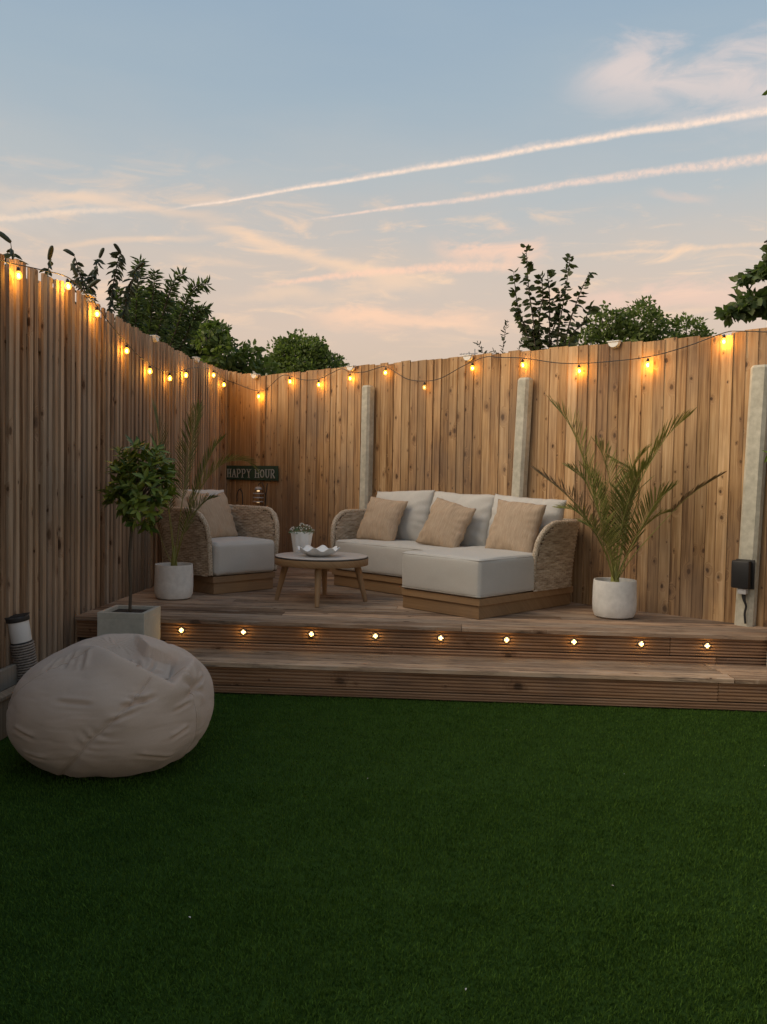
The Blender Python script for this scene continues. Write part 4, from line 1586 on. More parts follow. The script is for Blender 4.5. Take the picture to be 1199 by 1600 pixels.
def bdir(u, w):
    """Unit parameter of the body whose picture position is (u right, w up) of the bag's outline."""
    q = math.sqrt(max(0.0, 1 - u * u - w * w))
    v = rt * u * .48 + upi * w * .345 - fw * q * .46
    return Vector((v.x / AXB.x, v.y / AXB.y, v.z / AXB.z)).normalized()


CAP = bdir(.40, .60)
CAPR = R(35)


def arc_pts(ps, n_=40):
    out = []
    for i in range(len(ps) - 1):
        for k in range(n_):
            out.append(ps[i].lerp(ps[i + 1], k / n_).normalized())
    out.append(ps[-1])
    return out


SEAMS = [arc_pts([bdir(.36, .33), bdir(.20, .05), bdir(-.15, -.40), bdir(-.42, -.80), (bdir(-.5, -.85) - Vector((0, 0, .5))).normalized()]),
         arc_pts([bdir(.74, .20), bdir(.80, -.15), bdir(.74, -.55), (bdir(.6, -.75) - Vector((0, 0, .5))).normalized()]),
         arc_pts([bdir(-.20, .80), bdir(-.62, .55), bdir(-.93, .10), (rt * -.8 + fw * .4 - Vector((0, 0, .5))).normalized()]),
         arc_pts([(CAP + fw * .5).normalized(), (fw * .8 + Vector((0, 0, .4)) + rt * .3).normalized(), (fw + rt * .3 - Vector((0, 0, .4))).normalized()])]
RIDGE = np.array([tuple(p) for p in arc_pts([bdir(-.42, .885), bdir(-.16, .79), bdir(.09, .58), bdir(.35, .37), bdir(.54, .19), bdir(.64, .33), bdir(.77, .58), bdir(.74, .66)], 14)])
CREASES = [(np.array([tuple(p) for p in arc_pts([bdir(a_, b_), bdir(c_, d_)], 44)]), dep, wid) for (a_, b_, c_, d_, dep, wid) in (
    (.30, .46, .26, .88, .016, .035), (.34, .45, .48, .80, .012, .03), (.62, .42, .66, .70, .010, .03), (.80, .22, .60, .40, .012, .03), (.80, .22, .90, .38, .010, .03),
    (-.40, .80, -.48, .55, .008, .03), (-.28, .78, -.30, .50, .007, .03), (-.55, .72, -.66, .50, .007, .03), (.10, -.02, .42, .10, .012, .035), (.15, .10, .34, .02, .010, .03),
    (-.02, -.20, .26, -.06, .008, .03), (-.50, .10, -.12, .02, .006, .035), (.55, -.10, .74, .02, .008, .03), (.50, -.42, .70, -.30, .008, .035), (-.85, -.20, -.62, -.36, .007, .035), (-.75, -.50, -.50, -.58, .007, .03), (.20, -.55, .52, -.62, .006, .03), (.28, .62, .62, .60, .006, .03))]
SNP = [np.array([tuple(p) for p in sq]) for sq in SEAMS]


def smoothstep(a, b_, x):
    t = max(0.0, min(1.0, (x - a) / (b_ - a)))
    return t * t * (3 - 2 * t)


def bag_point(dv):
    # plump, flat-bottomed body
    x, y, z = dv
    ex = 2.32
    r0 = (abs(x) ** ex + abs(y) ** ex + abs(z) ** ex) ** (-1 / ex)
    p = Vector((x * AXB.x, y * AXB.y, z * AXB.z)) * r0
    p.z += .030 * math.exp(-((p.x + .02) ** 2 + (p.y - .02) ** 2) / .05) * max(0, z)
    nd = Vector((x / AXB.x, y / AXB.y, z / AXB.z)).normalized()
    disp = 0.0
    dn = np.array(tuple(dv))
    # collapsed top panel: the cloth rises to a crisp fold on the near side and drops behind it
    dots = RIDGE @ dn
    im = int(np.argmax(dots))
    sd = math.acos(max(-1, min(1, float(dots[im]))))
    far = 1 if dn.dot(np.cross(RIDGE[max(im - 2, 0)], RIDGE[min(im + 2, len(RIDGE) - 1)])) > 0 else -1
    fade = smoothstep(0, 16, im) * smoothstep(0, 22, len(RIDGE) - 1 - im)
    crest = math.exp(-(sd / (.16 if far < 0 else .035)) ** 2)
    disp += .034 * crest * fade
    if far > 0:
        disp -= .082 * fade * smoothstep(.02, .13, sd) * (1 - smoothstep(.25, .95, sd))
    for (C_, dep, wid) in CREASES:
        dep, wid = dep * 1.25, wid * .78
        dots = C_ @ dn
        im = int(np.argmax(dots))
        sd = math.acos(max(-1, min(1, float(dots[im]))))
        if sd < wid * 4:
            ends = smoothstep(0, 10, im) * smoothstep(0, 10, len(C_) - 1 - im)
            side = dn.dot(np.cross(C_[max(im - 1, 0)], C_[min(im + 1, len(C_) - 1)]))
            disp -= dep * ends * math.exp(-(sd / wid) ** 2)
            disp += dep * .9 * ends * math.exp(-((sd - wid * 1.7) / (wid * 1.1)) ** 2) * (1 if side > 0 else .4)
    for si, S_ in enumerate(SNP):
        dots = S_ @ dn
        im = int(np.argmax(dots))
        sd = math.acos(max(-1, min(1, float(dots[im]))))
        if sd < .6:
            end = min(1, im / 12, (len(S_) - 1 - im) / 6 + .3)
            disp -= .011 * math.exp(-(sd / .028) ** 2) * end
            side = 1 if dn.dot(np.cross(S_[im], S_[min(im + 1, len(S_) - 1)])) > 0 else -1
            ph = im * .30 + side * 1.3 + 4.0 * fbm(dv, 2.0, si)
            crease = -abs(math.sin(ph)) ** .7 + .65
            reach = .10 + .16 * abs(fbm(dv, 1.4, 21 + si))
            amp = max(0.0, .25 + 1.6 * fbm(dv, 1.8, 11 + si))
            disp += .008 * amp * crease * math.exp(-(sd / reach) ** 2) * (1 - math.exp(-(sd / .03) ** 2)) * end
    # pucker where the panel seams meet on the right
    PK = bdir(.78, .20)
    pk = math.acos(max(-1, min(1, dv.dot(PK))))
    q1 = PK.orthogonal().normalized(); q2 = PK.cross(q1)
    pa = math.atan2(dv.dot(q2), dv.dot(q1))
    disp -= .034 * math.exp(-(pk / .075) ** 2)
    disp += .010 * math.sin(pa * 6 + 1) * math.exp(-((pk - .13) / .09) ** 2)
    # slow swells and a few long sagging folds
    disp += .016 * fbm(dv, 1.1, 2.0)
    lf_ = fbm(Vector((dv.x * .8, dv.y * .8, dv.z * 3.2)), 1.7, 8.0)
    disp += -.002 * max(0, .10 - abs(lf_)) / .10
    if p.z < -.07:
        w_ = math.sin(math.atan2(dv.y, dv.x) * 15 + 5 * fbm(dv, 1.5, 1))
        disp += .004 * w_ * min(1, (-.07 - p.z) / .10) * max(0, .5 + fbm(dv, 1.3, 33))
    p += nd * disp
    if p.z < -.245:
        p.z = -.245 - (p.z + .245) * -.12
    return p


b = MB()
NU, NV = 240, 130
zs = []
vs = []
for j in range(NV + 1):
    th = PI * j / NV
    for i in range(NU):
        a_ = 2 * PI * i / NU
        vs.append(bag_point(Vector((math.sin(th) * math.cos(a_), math.sin(th) * math.sin(a_), -math.cos(th)))))
zmin = min(p.z for p in vs)
BZ = -zmin + .012
vs = [p + Vector((0, 0, BZ)) for p in vs]
fs = []
for j in range(NV):
    for i in range(NU):
        i2 = (i + 1) % NU
        fs.append((j * NU + i, j * NU + i2, (j + 1) * NU + i2, (j + 1) * NU + i))
b.add(vs, fs)
b.build('cover', 'beanbag_fabric', bbag, True)
for S_ in SEAMS[:3] + [arc_pts([bdir(.22, .45), bdir(.47, .53), bdir(.70, .46)])]:
    b = MB()
    b.tube([bag_point(d_) + d_ * .0012 + Vector((0, 0, BZ)) for d_ in S_[2:]], .0036, 6)
    b.build('seam', 'beanbag_fabric', bbag, True)

# ------------------------------------------------------------------ raised bed and wicker lantern by the left fence
bed = thing('raised_bed', 'low timber bed edging along the foot of the left fence beside the bean bag', 'raised bed', (-2.35, 3.4, 0))
b = MB()
b.box(.085, .12, -3.2, 1.55, .003, .205, .004)
b.build('sleeper', 'sleeper_wood', bed)
b = MB()
b.box(.062, .130, -3.2, 1.56, .2065, .228, .004)
b.build('capping', 'sleeper_wood', bed)
b = MB()
b.box(-.125, -.095, -3.2, 1.55, .003, .265, .004)
b.build('back_board', 'sleeper_wood', bed)
b = MB()
b.box(-.094, .084, -3.2, 1.55, .003, .15)
b.build('soil', 'soil', bed)
b = MB()
b.box(-.11, .11, 1.551, 1.585, .003, .20, .004)
b.build('end_board', 'sleeper_wood', bed)
st_ = MB()
rs = random.Random(4)
st_.sphere((0, 0, 0), .045, 12, 8, (1.2, 1.0, .6))
o_ = st_.build('pebble', 'white_stone', None, True, loc=(-2.29, 4.47, .172))
tag(o_, 'pale pebble lying in the timber bed by the fence', 'stone')

wl = thing('wicker_lantern', 'leaning lantern with white shade and dark wicker base by the left fence', 'lantern', (-2.405, 4.93, .152))
wl.rotation_euler = (R(2), R(-9), R(10))
b = MB()
b.lathe([(.055, .0), (.058, .01), (.060, .235), (.056, .24), (.0001, .24)], 28)
b.build('core', 'dark_edge', wl, 'auto')
b = MB()
for k in range(15):
    z = .008 + k * .0155
    nn = 36
    pts_ = [Vector(((.0605 + .0028 * math.cos(PI * i + PI * k)) * math.cos(2 * PI * i / nn), (.0605 + .0028 * math.cos(PI * i + PI * k)) * math.sin(2 * PI * i / nn), z)) for i in range(nn + 1)]
    b.tube(pts_, .0066, 5, False)
b.build('woven_base', 'lamp_wicker', wl, True)
b = MB()
b.lathe([(.0001, .241), (.058, .241), (.059, .243), (.059, .362), (.0001, .362)], 28)
b.build('shade', 'frosted_shade', wl, 'auto')
b = MB()
b.lathe([(.0001, .363), (.064, .363), (.066, .366), (.066, .388), (.062, .393), (.0001, .395)], 28)
for k in range(-2, 3):
    b.box(-.06, .06, k * .02 - .003, k * .02 + .003, .392, .399)
b.build('cap', 'dark_metal', wl, 'auto')

# ------------------------------------------------------------------ sign on the back fence
SGN = onfence(.512, .030, 1.413)
sn = thing('sign', 'green wooden sign reading HAPPY HOUR on the back fence above the armchair', 'sign', SGN, FANG)
b = MB()
b.box(-.468, .468, -.012, .006, -.082, .082, .003)
b.build('panel', 'sign_green', sn)
SW = .0125


def stroke(b, x0, z0, x1, z1, w=SW):
    d_ = Vector((x1 - x0, 0, z1 - z0)); L_ = d_.length; d_.normalize()
    n_ = Vector((-d_.z, 0, d_.x)) * w / 2
    p0, p1 = Vector((x0, 0, z0)), Vector((x1, 0, z1))
    q = [p0 - n_, p1 - n_, p1 + n_, p0 + n_]
    b.add([v + Vector((0, -.0185, 0)) for v in q] + [v + Vector((0, -.0125, 0)) for v in q],
          [(0, 1, 2, 3), (7, 6, 5, 4), (0, 4, 5, 1), (1, 5, 6, 2), (2, 6, 7, 3), (3, 7, 4, 0)])


def arc(b, cx, cz, rx, rz, a0, a1, w=SW, n_=12):
    for k in range(n_):
        t0 = a0 + (a1 - a0) * k / n_; t1 = a0 + (a1 - a0) * (k + 1) / n_
        stroke(b, cx + rx * math.cos(t0), cz + rz * math.sin(t0), cx + rx * math.cos(t1), cz + rz * math.sin(t1), w)


def letter(c, x):
    b = MB()
    w, h = .070, .092
    z0, z1 = -.052, .040
    serif = lambda px, pz: stroke(b, px - .017, pz, px + .017, pz, .007)
    L_, R_ = x + .010, x + w - .010
    m_ = (z0 + z1) / 2
    if c == 'H':
        stroke(b, L_, z0, L_, z1); stroke(b, R_, z0, R_, z1); stroke(b, L_, m_, R_, m_, .009)
        for px in (L_, R_): serif(px, z0); serif(px, z1)
    if c == 'A':
        mid = x + w / 2
        stroke(b, x + .006, z0, mid, z1, .010); stroke(b, mid, z1, x + w - .006, z0); stroke(b, x + .02, m_ - .014, x + w - .02, m_ - .014, .008)
        serif(x + .006, z0); serif(x + w - .006, z0)
    if c == 'P':
        stroke(b, L_, z0, L_, z1); serif(L_, z0)
        stroke(b, L_ - .016, z1, L_ + .02, z1, .008)
        arc(b, L_ + .018, z1 - .024, .032, .024, PI / 2, -PI / 2, .011); stroke(b, L_, z1 - .048, L_ + .02, z1 - .048, .008)
    if c == 'Y':
        mid = x + w / 2
        stroke(b, x + .006, z1, mid, m_ - .002); stroke(b, x + w - .006, z1, mid, m_ - .002, .010); stroke(b, mid, m_, mid, z0)
        serif(mid, z0); serif(x + .008, z1); serif(x + w - .008, z1)
    if c == 'O':
        arc(b, x + w / 2, m_, .031, .041, 0, 2 * PI, .012, 20)
    if c == 'U':
        stroke(b, L_, z1, L_, m_ - .012); stroke(b, R_, z1, R_, m_ - .012, .010); arc(b, x + w / 2, m_ - .012, .025, .031, PI, 2 * PI, .011)
        serif(L_, z1); serif(R_, z1)
    if c == 'R':
        stroke(b, L_, z0, L_, z1); serif(L_, z0)
        stroke(b, L_ - .016, z1, L_ + .02, z1, .008)
        arc(b, L_ + .018, z1 - .023, .029, .023, PI / 2, -PI / 2, .011); stroke(b, L_, z1 - .046, L_ + .02, z1 - .046, .008)
        stroke(b, L_ + .018, z1 - .046, R_ + .006, z0, .012)
        stroke(b, R_ - .006, z0, R_ + .014, z0, .007)
    b.build('letter', 'letter_white', sn)


xx = -.432
for c in 'HAPPY HOUR':
    if c == ' ':
        xx += .058
        continue
    letter(c, xx)
    xx += .0915
b = MB()
for px in (-.40, .40):
    b.tube([(px, -.014, .066), (px, .004, .066)], .006, 8)
b.build('screw', 'dark_metal', sn)

# hanging jar lantern and shepherd's hook behind the armchair
hk_p = onfence(.47, .16, DZ)
hk = MB()
hk.tube(smooth_path([Vector(p) for p in [(.055, 0, 0), (.055, 0, .5), (.052, 0, .72), (.035, 0, .80), (0, 0, .825), (-.035, 0, .80), (-.052, 0, .74), (-.045, 0, .70), (-.06, 0, .69)]], 5), .006, 8)
o_ = hk.build('garden_hook', 'dark_metal', None, True, loc=hk_p)
o_.rotation_euler = (0, 0, FANG)
tag(o_, 'dark curled metal garden hook behind the armchair', 'hook')
lnp = onfence(.775, .14, DZ)
ln = thing('jar_lantern', 'small glass jar lantern on a dark stand below the green sign', 'lantern', lnp, FANG)
b = MB()
b.tube(smooth_path([Vector(p) for p in [(.075, .02, 0), (.082, .02, .4), (.10, .02, .70), (.13, .02, .90)]], 5), .006, 8)
b.tube(smooth_path([Vector(p) for p in [(.107, .02, .75), (.06, .01, .90), (.02, 0, .895), (0, 0, .875)]], 5), .004, 6)
b.build('stand', 'dark_metal', ln, True)
b = MB()
b.lathe([(.035, .665), (.055, .675), (.058, .70), (.054, .80), (.040, .825), (.038, .835)], 24)
b.build('jar', 'clear_glass', ln, True)
b = MB()
for z in (.69, .735, .78):
    b.lathe([(.0575, z), (.060, z + .004), (.060, z + .008), (.0575, z + .012)], 24)
b.build('hoop', 'grey_metal', ln, True)
b = MB()
b.lathe([(.0001, .862), (.030, .858), (.042, .838), (.042, .828), (.0001, .828)], 20)
b.build('lid', 'grey_metal', ln, True)
b = MB()
b.sphere((0, 0, .815), .014, 10, 6, (1.3, 1.3, .6))
b.sphere((0, 0, .69), .016, 10, 6, (1.3, 1.3, .4))
b.build('lamp', 'warm_glow', ln, True)

# ------------------------------------------------------------------ weatherproof socket on the right-hand post
sk = thing('outdoor_socket', 'black weatherproof outdoor socket on the right concrete post', 'socket', onfence(6.095, .108, .765), FANG)
b = MB()
b.box(-.062, .068, -.014, -.001, -.10, .105, .006)
b.build('back_box', 'black_plastic', sk, 'auto')
b = MB()
b.box(-.072, .052, -.075, -.0145, -.095, .100, .016)
b.build('cover', 'black_plastic', sk, 'auto')
b = MB()
b.box(-.030, .030, -.055, -.012, -.135, -.0955, .006)
b.build('gland', 'grey_metal', sk, 'auto')
b = MB()
b.tube(smooth_path([Vector(p) for p in [(.012, -.03, -.13), (.014, -.03, -.18), (.022, -.02, -.22), (.014, -.02, -.27), (.020, -.018, -.34)]], 5), .008, 8)
b.tube(smooth_path([Vector(p) for p in [(-.004, -.03, -.13), (.004, -.032, -.17), (.020, -.022, -.21)]], 5), .006, 8)
b.build('cable', 'cable_black', sk, True)

# white square planter with a leafy plant, mostly out of frame at the right end of the step
wp = thing('potted_shrub', 'leafy shrub in a white square pot at the right end of the step', 'potted plant', (2.325, 5.60, SZ))
b = MB()
b.box(-.165, .165, -.16, .16, .002, .285, .006)
b.build('pot', 'white_plastic', wp)
b = MB()
b.box(-.14, .14, -.135, .135, .2855, .292)
b.build('soil', 'soil', wp)
b = MB()
for k in range(7):
    a_ = k * 2.4
    b.tube(smooth_path([Vector((.03 * math.cos(a_), .03 * math.sin(a_), .28)), Vector((.06 * math.cos(a_), .06 * math.sin(a_), .7)), Vector((.14 * math.cos(a_), .14 * math.sin(a_), 1.25 + .08 * (k % 3)))], 4), [.008] * 4 + [.006] * 4 + [.004], 6)
b.build('stem', 'stem_brown', wp, True)


# ------------------------------------------------------------------ foliage helpers
def leaves_np(centres, ldir, l, w, seed, fold=.25, jitter=.3):
    """Numpy field of two-triangle folded leaves at centres pointing along ldir."""
    rs_ = np.random.RandomState(seed)
    k = len(centres)
    d = ldir + rs_.normal(0, jitter, (k, 3))
    d /= np.linalg.norm(d, axis=1)[:, None] + 1e-9
    r_ = rs_.normal(0, 1, (k, 3))
    s_ = np.cross(d, r_)
    s_ /= np.linalg.norm(s_, axis=1)[:, None] + 1e-9
    n_ = np.cross(d, s_)
    L_ = (l * rs_.uniform(.65, 1.25, k))[:, None]
    Wd = (w * rs_.uniform(.7, 1.2, k))[:, None]
    p0 = centres
    up_ = n_ * L_ * fold * .3
    p1 = centres + d * L_ * .28 + s_ * Wd * .46 + up_
    p2 = centres + d * L_ * .68 + s_ * Wd * .40 + up_ * .8
    p3 = centres + d * L_ - n_ * L_ * .10
    p4 = centres + d * L_ * .68 - s_ * Wd * .40 + up_ * .8
    p5 = centres + d * L_ * .28 - s_ * Wd * .46 + up_
    V = np.stack([p0, p1, p2, p3, p4, p5], 1).reshape(-1, 3)
    i = np.arange(k)[:, None] * 6
    T = np.concatenate([i + np.array([[0, 1, 2]]), i + np.array([[0, 2, 3]]), i + np.array([[0, 3, 4]]), i + np.array([[0, 4, 5]])])
    return V, T


def clump_leaves(clumps, per, seed, shell_=.45):
    rs_ = np.random.RandomState(seed)
    C_, D_ = [], []
    for (c, r_) in clumps:
        c = np.array(c); r_ = np.array(r_ if hasattr(r_, '__len__') else (r_, r_, r_ * .85))
        k = int(per * float(np.mean(r_)) ** 2)
        d = rs_.normal(0, 1, (k, 3))
        d /= np.linalg.norm(d, axis=1)[:, None]
        ph = rs_.uniform(0, 6.28, 3)
        lump = 1 + .22 * np.sin(d[:, 0] * 5 + ph[0]) * np.sin(d[:, 2] * 5 + ph[1]) + .14 * np.sin(d[:, 1] * 9 + ph[2] + d[:, 2] * 6)
        rad = (shell_ + (1 - shell_) * rs_.random_sample(k) ** .6) * lump
        C_.append(c + d * r_ * rad[:, None])
        dd = d * .6 + rs_.normal(0, .5, (k, 3)) + np.array([0, 0, -.25])
        D_.append(dd)
    return np.concatenate(C_), np.concatenate(D_)


def tree(name, label, cat, base, clumps, leaf=(.09, .05), per=5200, mat='tree_leaf', seed=1, trunk_r=.12, group=None, bark='bark'):
    t = thing(name, label, cat, base, 0, group)
    bx_, by_, bz_ = base
    b = MB()
    cl = [(np.array(c) - np.array(base), r_) for c, r_ in clumps]
    cen = sum((c for c, _ in cl), np.zeros(3)) / len(cl)
    fork = Vector((cen[0] * .5, cen[1] * .5, max(.5, cen[2] * .45)))
    b.tube(smooth_path([Vector((0, 0, -.05)), Vector((fork.x * .3, fork.y * .3, fork.z * .5)), fork], 4), [trunk_r * (1 - .04 * i) for i in range(9)], 10)
    for c, r_ in cl:
        e = Vector(c)
        b.tube(smooth_path([fork, fork.lerp(e, .5) + Vector((0, 0, -.1)), e], 4), [trunk_r * .5 * (1 - .09 * i) for i in range(9)], 7)
        rs_ = random.Random(seed)
        for q in range(5):
            d_ = Vector((rs_.gauss(0, 1), rs_.gauss(0, 1), rs_.gauss(.3, 1))).normalized()
            rm = float(np.mean(r_))
            b.tube([e.lerp(fork, .15), e + d_ * rm * .5, e + d_ * rm * .9], [trunk_r * .12, trunk_r * .08, trunk_r * .03], 5)
    b.build('trunk', bark, t, True)
    C_, D_ = clump_leaves(cl, per, seed)
    V, T = leaves_np(C_, D_, leaf[0], leaf[1], seed)
    obj('crown', np_mesh('crown', V, None, mat, T), t)
    return t


def stems(name, label, cat, base, paths, leaf=(.09, .04), step=.035, mat='sapling_leaf', seed=1, r0=.012, droop=.3, pair=False, sidew=.8, start=.25, fwdw=.55, group=None, spike=None):
    """Open shrub or sapling: explicit stems with leaves set along them."""
    t = thing(name, label, cat, base, 0, group)
    rs_ = random.Random(seed)
    b = MB()
    C_, D_ = [], []
    spikes = []
    for pth in paths:
        P = smooth_path([Vector(p) - Vector(base) for p in pth], 7)
        n_ = len(P)
        b.tube(P, [max(.0018, r0 * (1 - .85 * i / n_)) for i in range(n_)], 6)
        acc = 0
        tot_ = sum((P[i] - P[i - 1]).length for i in range(1, n_))
        nxt = tot_ * start
        for i in range(1, n_):
            seg = (P[i] - P[i - 1])
            L_ = seg.length
            if L_ < 1e-6:
                continue
            td = seg / L_
            while nxt <= acc + L_:
                p = P[i - 1] + seg * ((nxt - acc) / L_)
                for q in range(2):
                    a_ = rs_.uniform(0, 2 * PI)
                    o1 = td.orthogonal().normalized(); o2 = td.cross(o1)
                    sd = o1 * math.cos(a_) + o2 * math.sin(a_)
                    for mlt in ((1, -1) if pair else (1,)):
                        C_.append(tuple(p))
                        D_.append(tuple(sd * sidew * mlt + td * fwdw + Vector((0, 0, -droop))))
                nxt += step * rs_.uniform(.6, 1.4)
            acc += L_
        if spike:
            td = (P[-1] - P[-2]).normalized()
            e = P[-1]
            Dd = (td * .7 + Vector(((-.9, .3, -.5, .7, -.2)[len(spikes) % 5], -.2, (.1, .5, -.1, .15, .4)[len(spikes) % 5]))).normalized() * spike
            pp = [e, e + Dd * .4, e + Dd * .75 + Vector((0, 0, -.006)), e + Dd + Vector((0, 0, -.022))]
            sp = MB()
            spikes.append(sp)
            sp.tube(smooth_path(pp, 3), [.010, .013, .016, .016, .017, .016, .014, .011, .007, .003], 7)
    b.build('stem', 'stem_brown', t, True)
    for sp in spikes:
        sp.build('flower_spike', 'shrub_leaf', t, True)
    V, T = leaves_np(np.array(C_), np.array(D_), leaf[0], leaf[1], seed, jitter=.22)
    obj('crown', np_mesh('crown', V, None, mat, T), t)
    return t


# leaves of the shrub at the right edge
rs_ = np.random.RandomState(8)
cl = [((-.08, .02, 1.40), (.14, .14, .11)), ((-.02, -.02, .98), (.15, .15, .16)), ((.08, .0, 1.25), (.18, .18, .2)), ((.05, .05, .7), (.14, .14, .18))]
C_, D_ = clump_leaves(cl, 9000, 5)
V, T = leaves_np(C_, D_, .05, .022, 5)
obj('crown', np_mesh('crown', V, None, 'laurel_leaf', T), wp)

# ------------------------------------------------------------------ planting and trees beyond the fences
# butterfly bush right behind the left fence
stems('butterfly_bush', 'butterfly bush with drooping spikes just behind the left fence near end', 'shrub', (-2.95, 5.6, -.06),
      [[(-2.95, 5.6, 0), (-2.92, 5.55, 1.6), (-2.80, 5.5, 2.6), (-2.78, 5.45, 2.86)], [(-2.95, 5.6, 0), (-2.86, 5.7, 1.8), (-2.70, 5.75, 2.55), (-2.62, 5.65, 2.80)],
       [(-2.95, 5.6, 0), (-2.88, 5.9, 1.8), (-2.72, 6.05, 2.55), (-2.62, 6.1, 2.79)], [(-2.95, 5.6, 0), (-2.92, 6.0, 1.8), (-2.76, 6.3, 2.5), (-2.66, 6.4, 2.78)]],
      leaf=(.085, .030), step=.045, mat='shrub_leaf', seed=3, droop=.9, fwdw=.2, pair=True, start=.6, spike=.12, r0=.010)
stems('butterfly_bush', 'taller butterfly bush with arching stems and dark spikes above the left fence', 'shrub', (-3.15, 7.4, -.06),
      [[(-3.15, 7.4, 0), (-3.10, 7.3, 1.7), (-3.02, 7.25, 2.7), (-3.09, 7.2, 3.12), (-3.12, 7.2, 3.22)], [(-3.15, 7.4, 0), (-3.05, 7.3, 1.8), (-2.95, 7.25, 2.6), (-2.98, 7.2, 2.95), (-2.90, 7.2, 3.20)],
       [(-3.15, 7.4, 0), (-3.0, 7.4, 1.8), (-2.86, 7.3, 2.7), (-2.78, 7.25, 3.1), (-2.72, 7.2, 3.24)], [(-3.15, 7.4, 0), (-3.0, 7.5, 1.8), (-2.80, 7.4, 2.6), (-2.68, 7.3, 2.95), (-2.60, 7.25, 3.12)],
       [(-3.15, 7.4, 0), (-3.1, 7.2, 1.8), (-3.08, 7.0, 2.5), (-3.06, 6.9, 2.75), (-3.02, 6.85, 2.82)]],
      leaf=(.085, .030), step=.030, mat='shrub_leaf', seed=5, droop=.85, fwdw=.2, pair=True, start=.55, spike=.11, r0=.012)
# ash-like tree with feathery sprays
stems('ash_sapling', 'feathery leaved young ash tree rising behind the left fence', 'tree', (-3.9, 11.0, -.06),
      [[(-3.9, 11, 0), (-3.95, 11, 2.2), (-3.95, 11, 3.4), (-3.90, 11, 4.12)], [(-3.9, 11, 0), (-3.85, 11, 2.2), (-3.75, 11, 3.4), (-3.70, 11, 3.98)],
       [(-3.9, 11, 0), (-3.7, 11, 2.2), (-3.4, 11, 3.3), (-3.2, 11, 3.75), (-3.02, 11, 3.82)], [(-3.9, 11, 0), (-3.7, 11, 2.2), (-3.35, 11.1, 3.1), (-3.15, 11, 3.45), (-3.0, 11, 3.50)],
       [(-3.9, 11, 0), (-4.0, 11, 2.2), (-4.1, 11, 3.3), (-4.2, 11, 3.75)], [(-3.9, 11, 0), (-3.85, 11, 2.4), (-3.6, 11, 3.4), (-3.45, 11, 3.85), (-3.32, 11, 3.95)]],
      leaf=(.125, .028), step=.018, mat='tree_leaf_dark', seed=6, droop=.35, pair=True, start=.5, r0=.022, sidew=1.0)
tree('bushy_tree', 'dense dark green tree mass behind the left fence', 'tree', (-4.1, 13.2, -.06),
     [((-4.75, 13.0, 3.2), .55), ((-4.35, 13.1, 3.75), .48), ((-3.9, 13.0, 3.45), .52), ((-4.2, 13.3, 2.7), .75), ((-3.55, 13.2, 2.9), .55), ((-4.6, 13.1, 4.05), .26), ((-3.5, 13.0, 3.45), .30)],
     leaf=(.085, .048), per=6200, mat='tree_leaf_dark', seed=11, trunk_r=.10)
tree('round_leaved_bush', 'loose round leaved bush beside the dense tree at the back corner', 'bush', (-2.95, 12.0, -.06),
     [((-3.30, 12.0, 3.30), .20), ((-3.05, 12.0, 3.05), .28), ((-2.75, 12.1, 3.02), .24), ((-2.55, 12.1, 2.80), .26), ((-2.9, 12.2, 2.6), .40), ((-3.12, 12.0, 3.42), .12)],
     leaf=(.10, .07), per=3600, mat='tree_leaf', seed=12, trunk_r=.06)
tree('round_tree', 'rounded green tree standing far behind the back corner', 'tree', (-3.55, 22.0, -.06),
     [((-3.6, 22, 4.3), .75), ((-4.3, 22, 4.0), .55), ((-2.95, 22, 4.05), .60), ((-2.55, 22, 3.8), .45), ((-3.9, 22, 4.6), .34), ((-3.3, 22, 4.6), .32), ((-3.5, 21.8, 3.5), .9)],
     leaf=(.095, .06), per=6000, mat='tree_leaf', seed=13, trunk_r=.14)
# cream flowered climber peeping over the corner
b = MB()
stems('flowering_climber', 'pale flowered climber peeping over the fence corner', 'climber', (-2.35, 10.5, -.06),
      [[(-2.35, 10.5, 0), (-2.3, 10.45, 1.6), (-2.25, 10.4, 2.62)], [(-2.35, 10.5, 0), (-2.2, 10.4, 1.6), (-2.12, 10.35, 2.60)], [(-2.35, 10.5, 0), (-2.3, 10.4, 1.6), (-2.02, 10.3, 2.56)]],
      leaf=(.05, .035), step=.02, mat='petal', seed=17, start=.88, r0=.006)

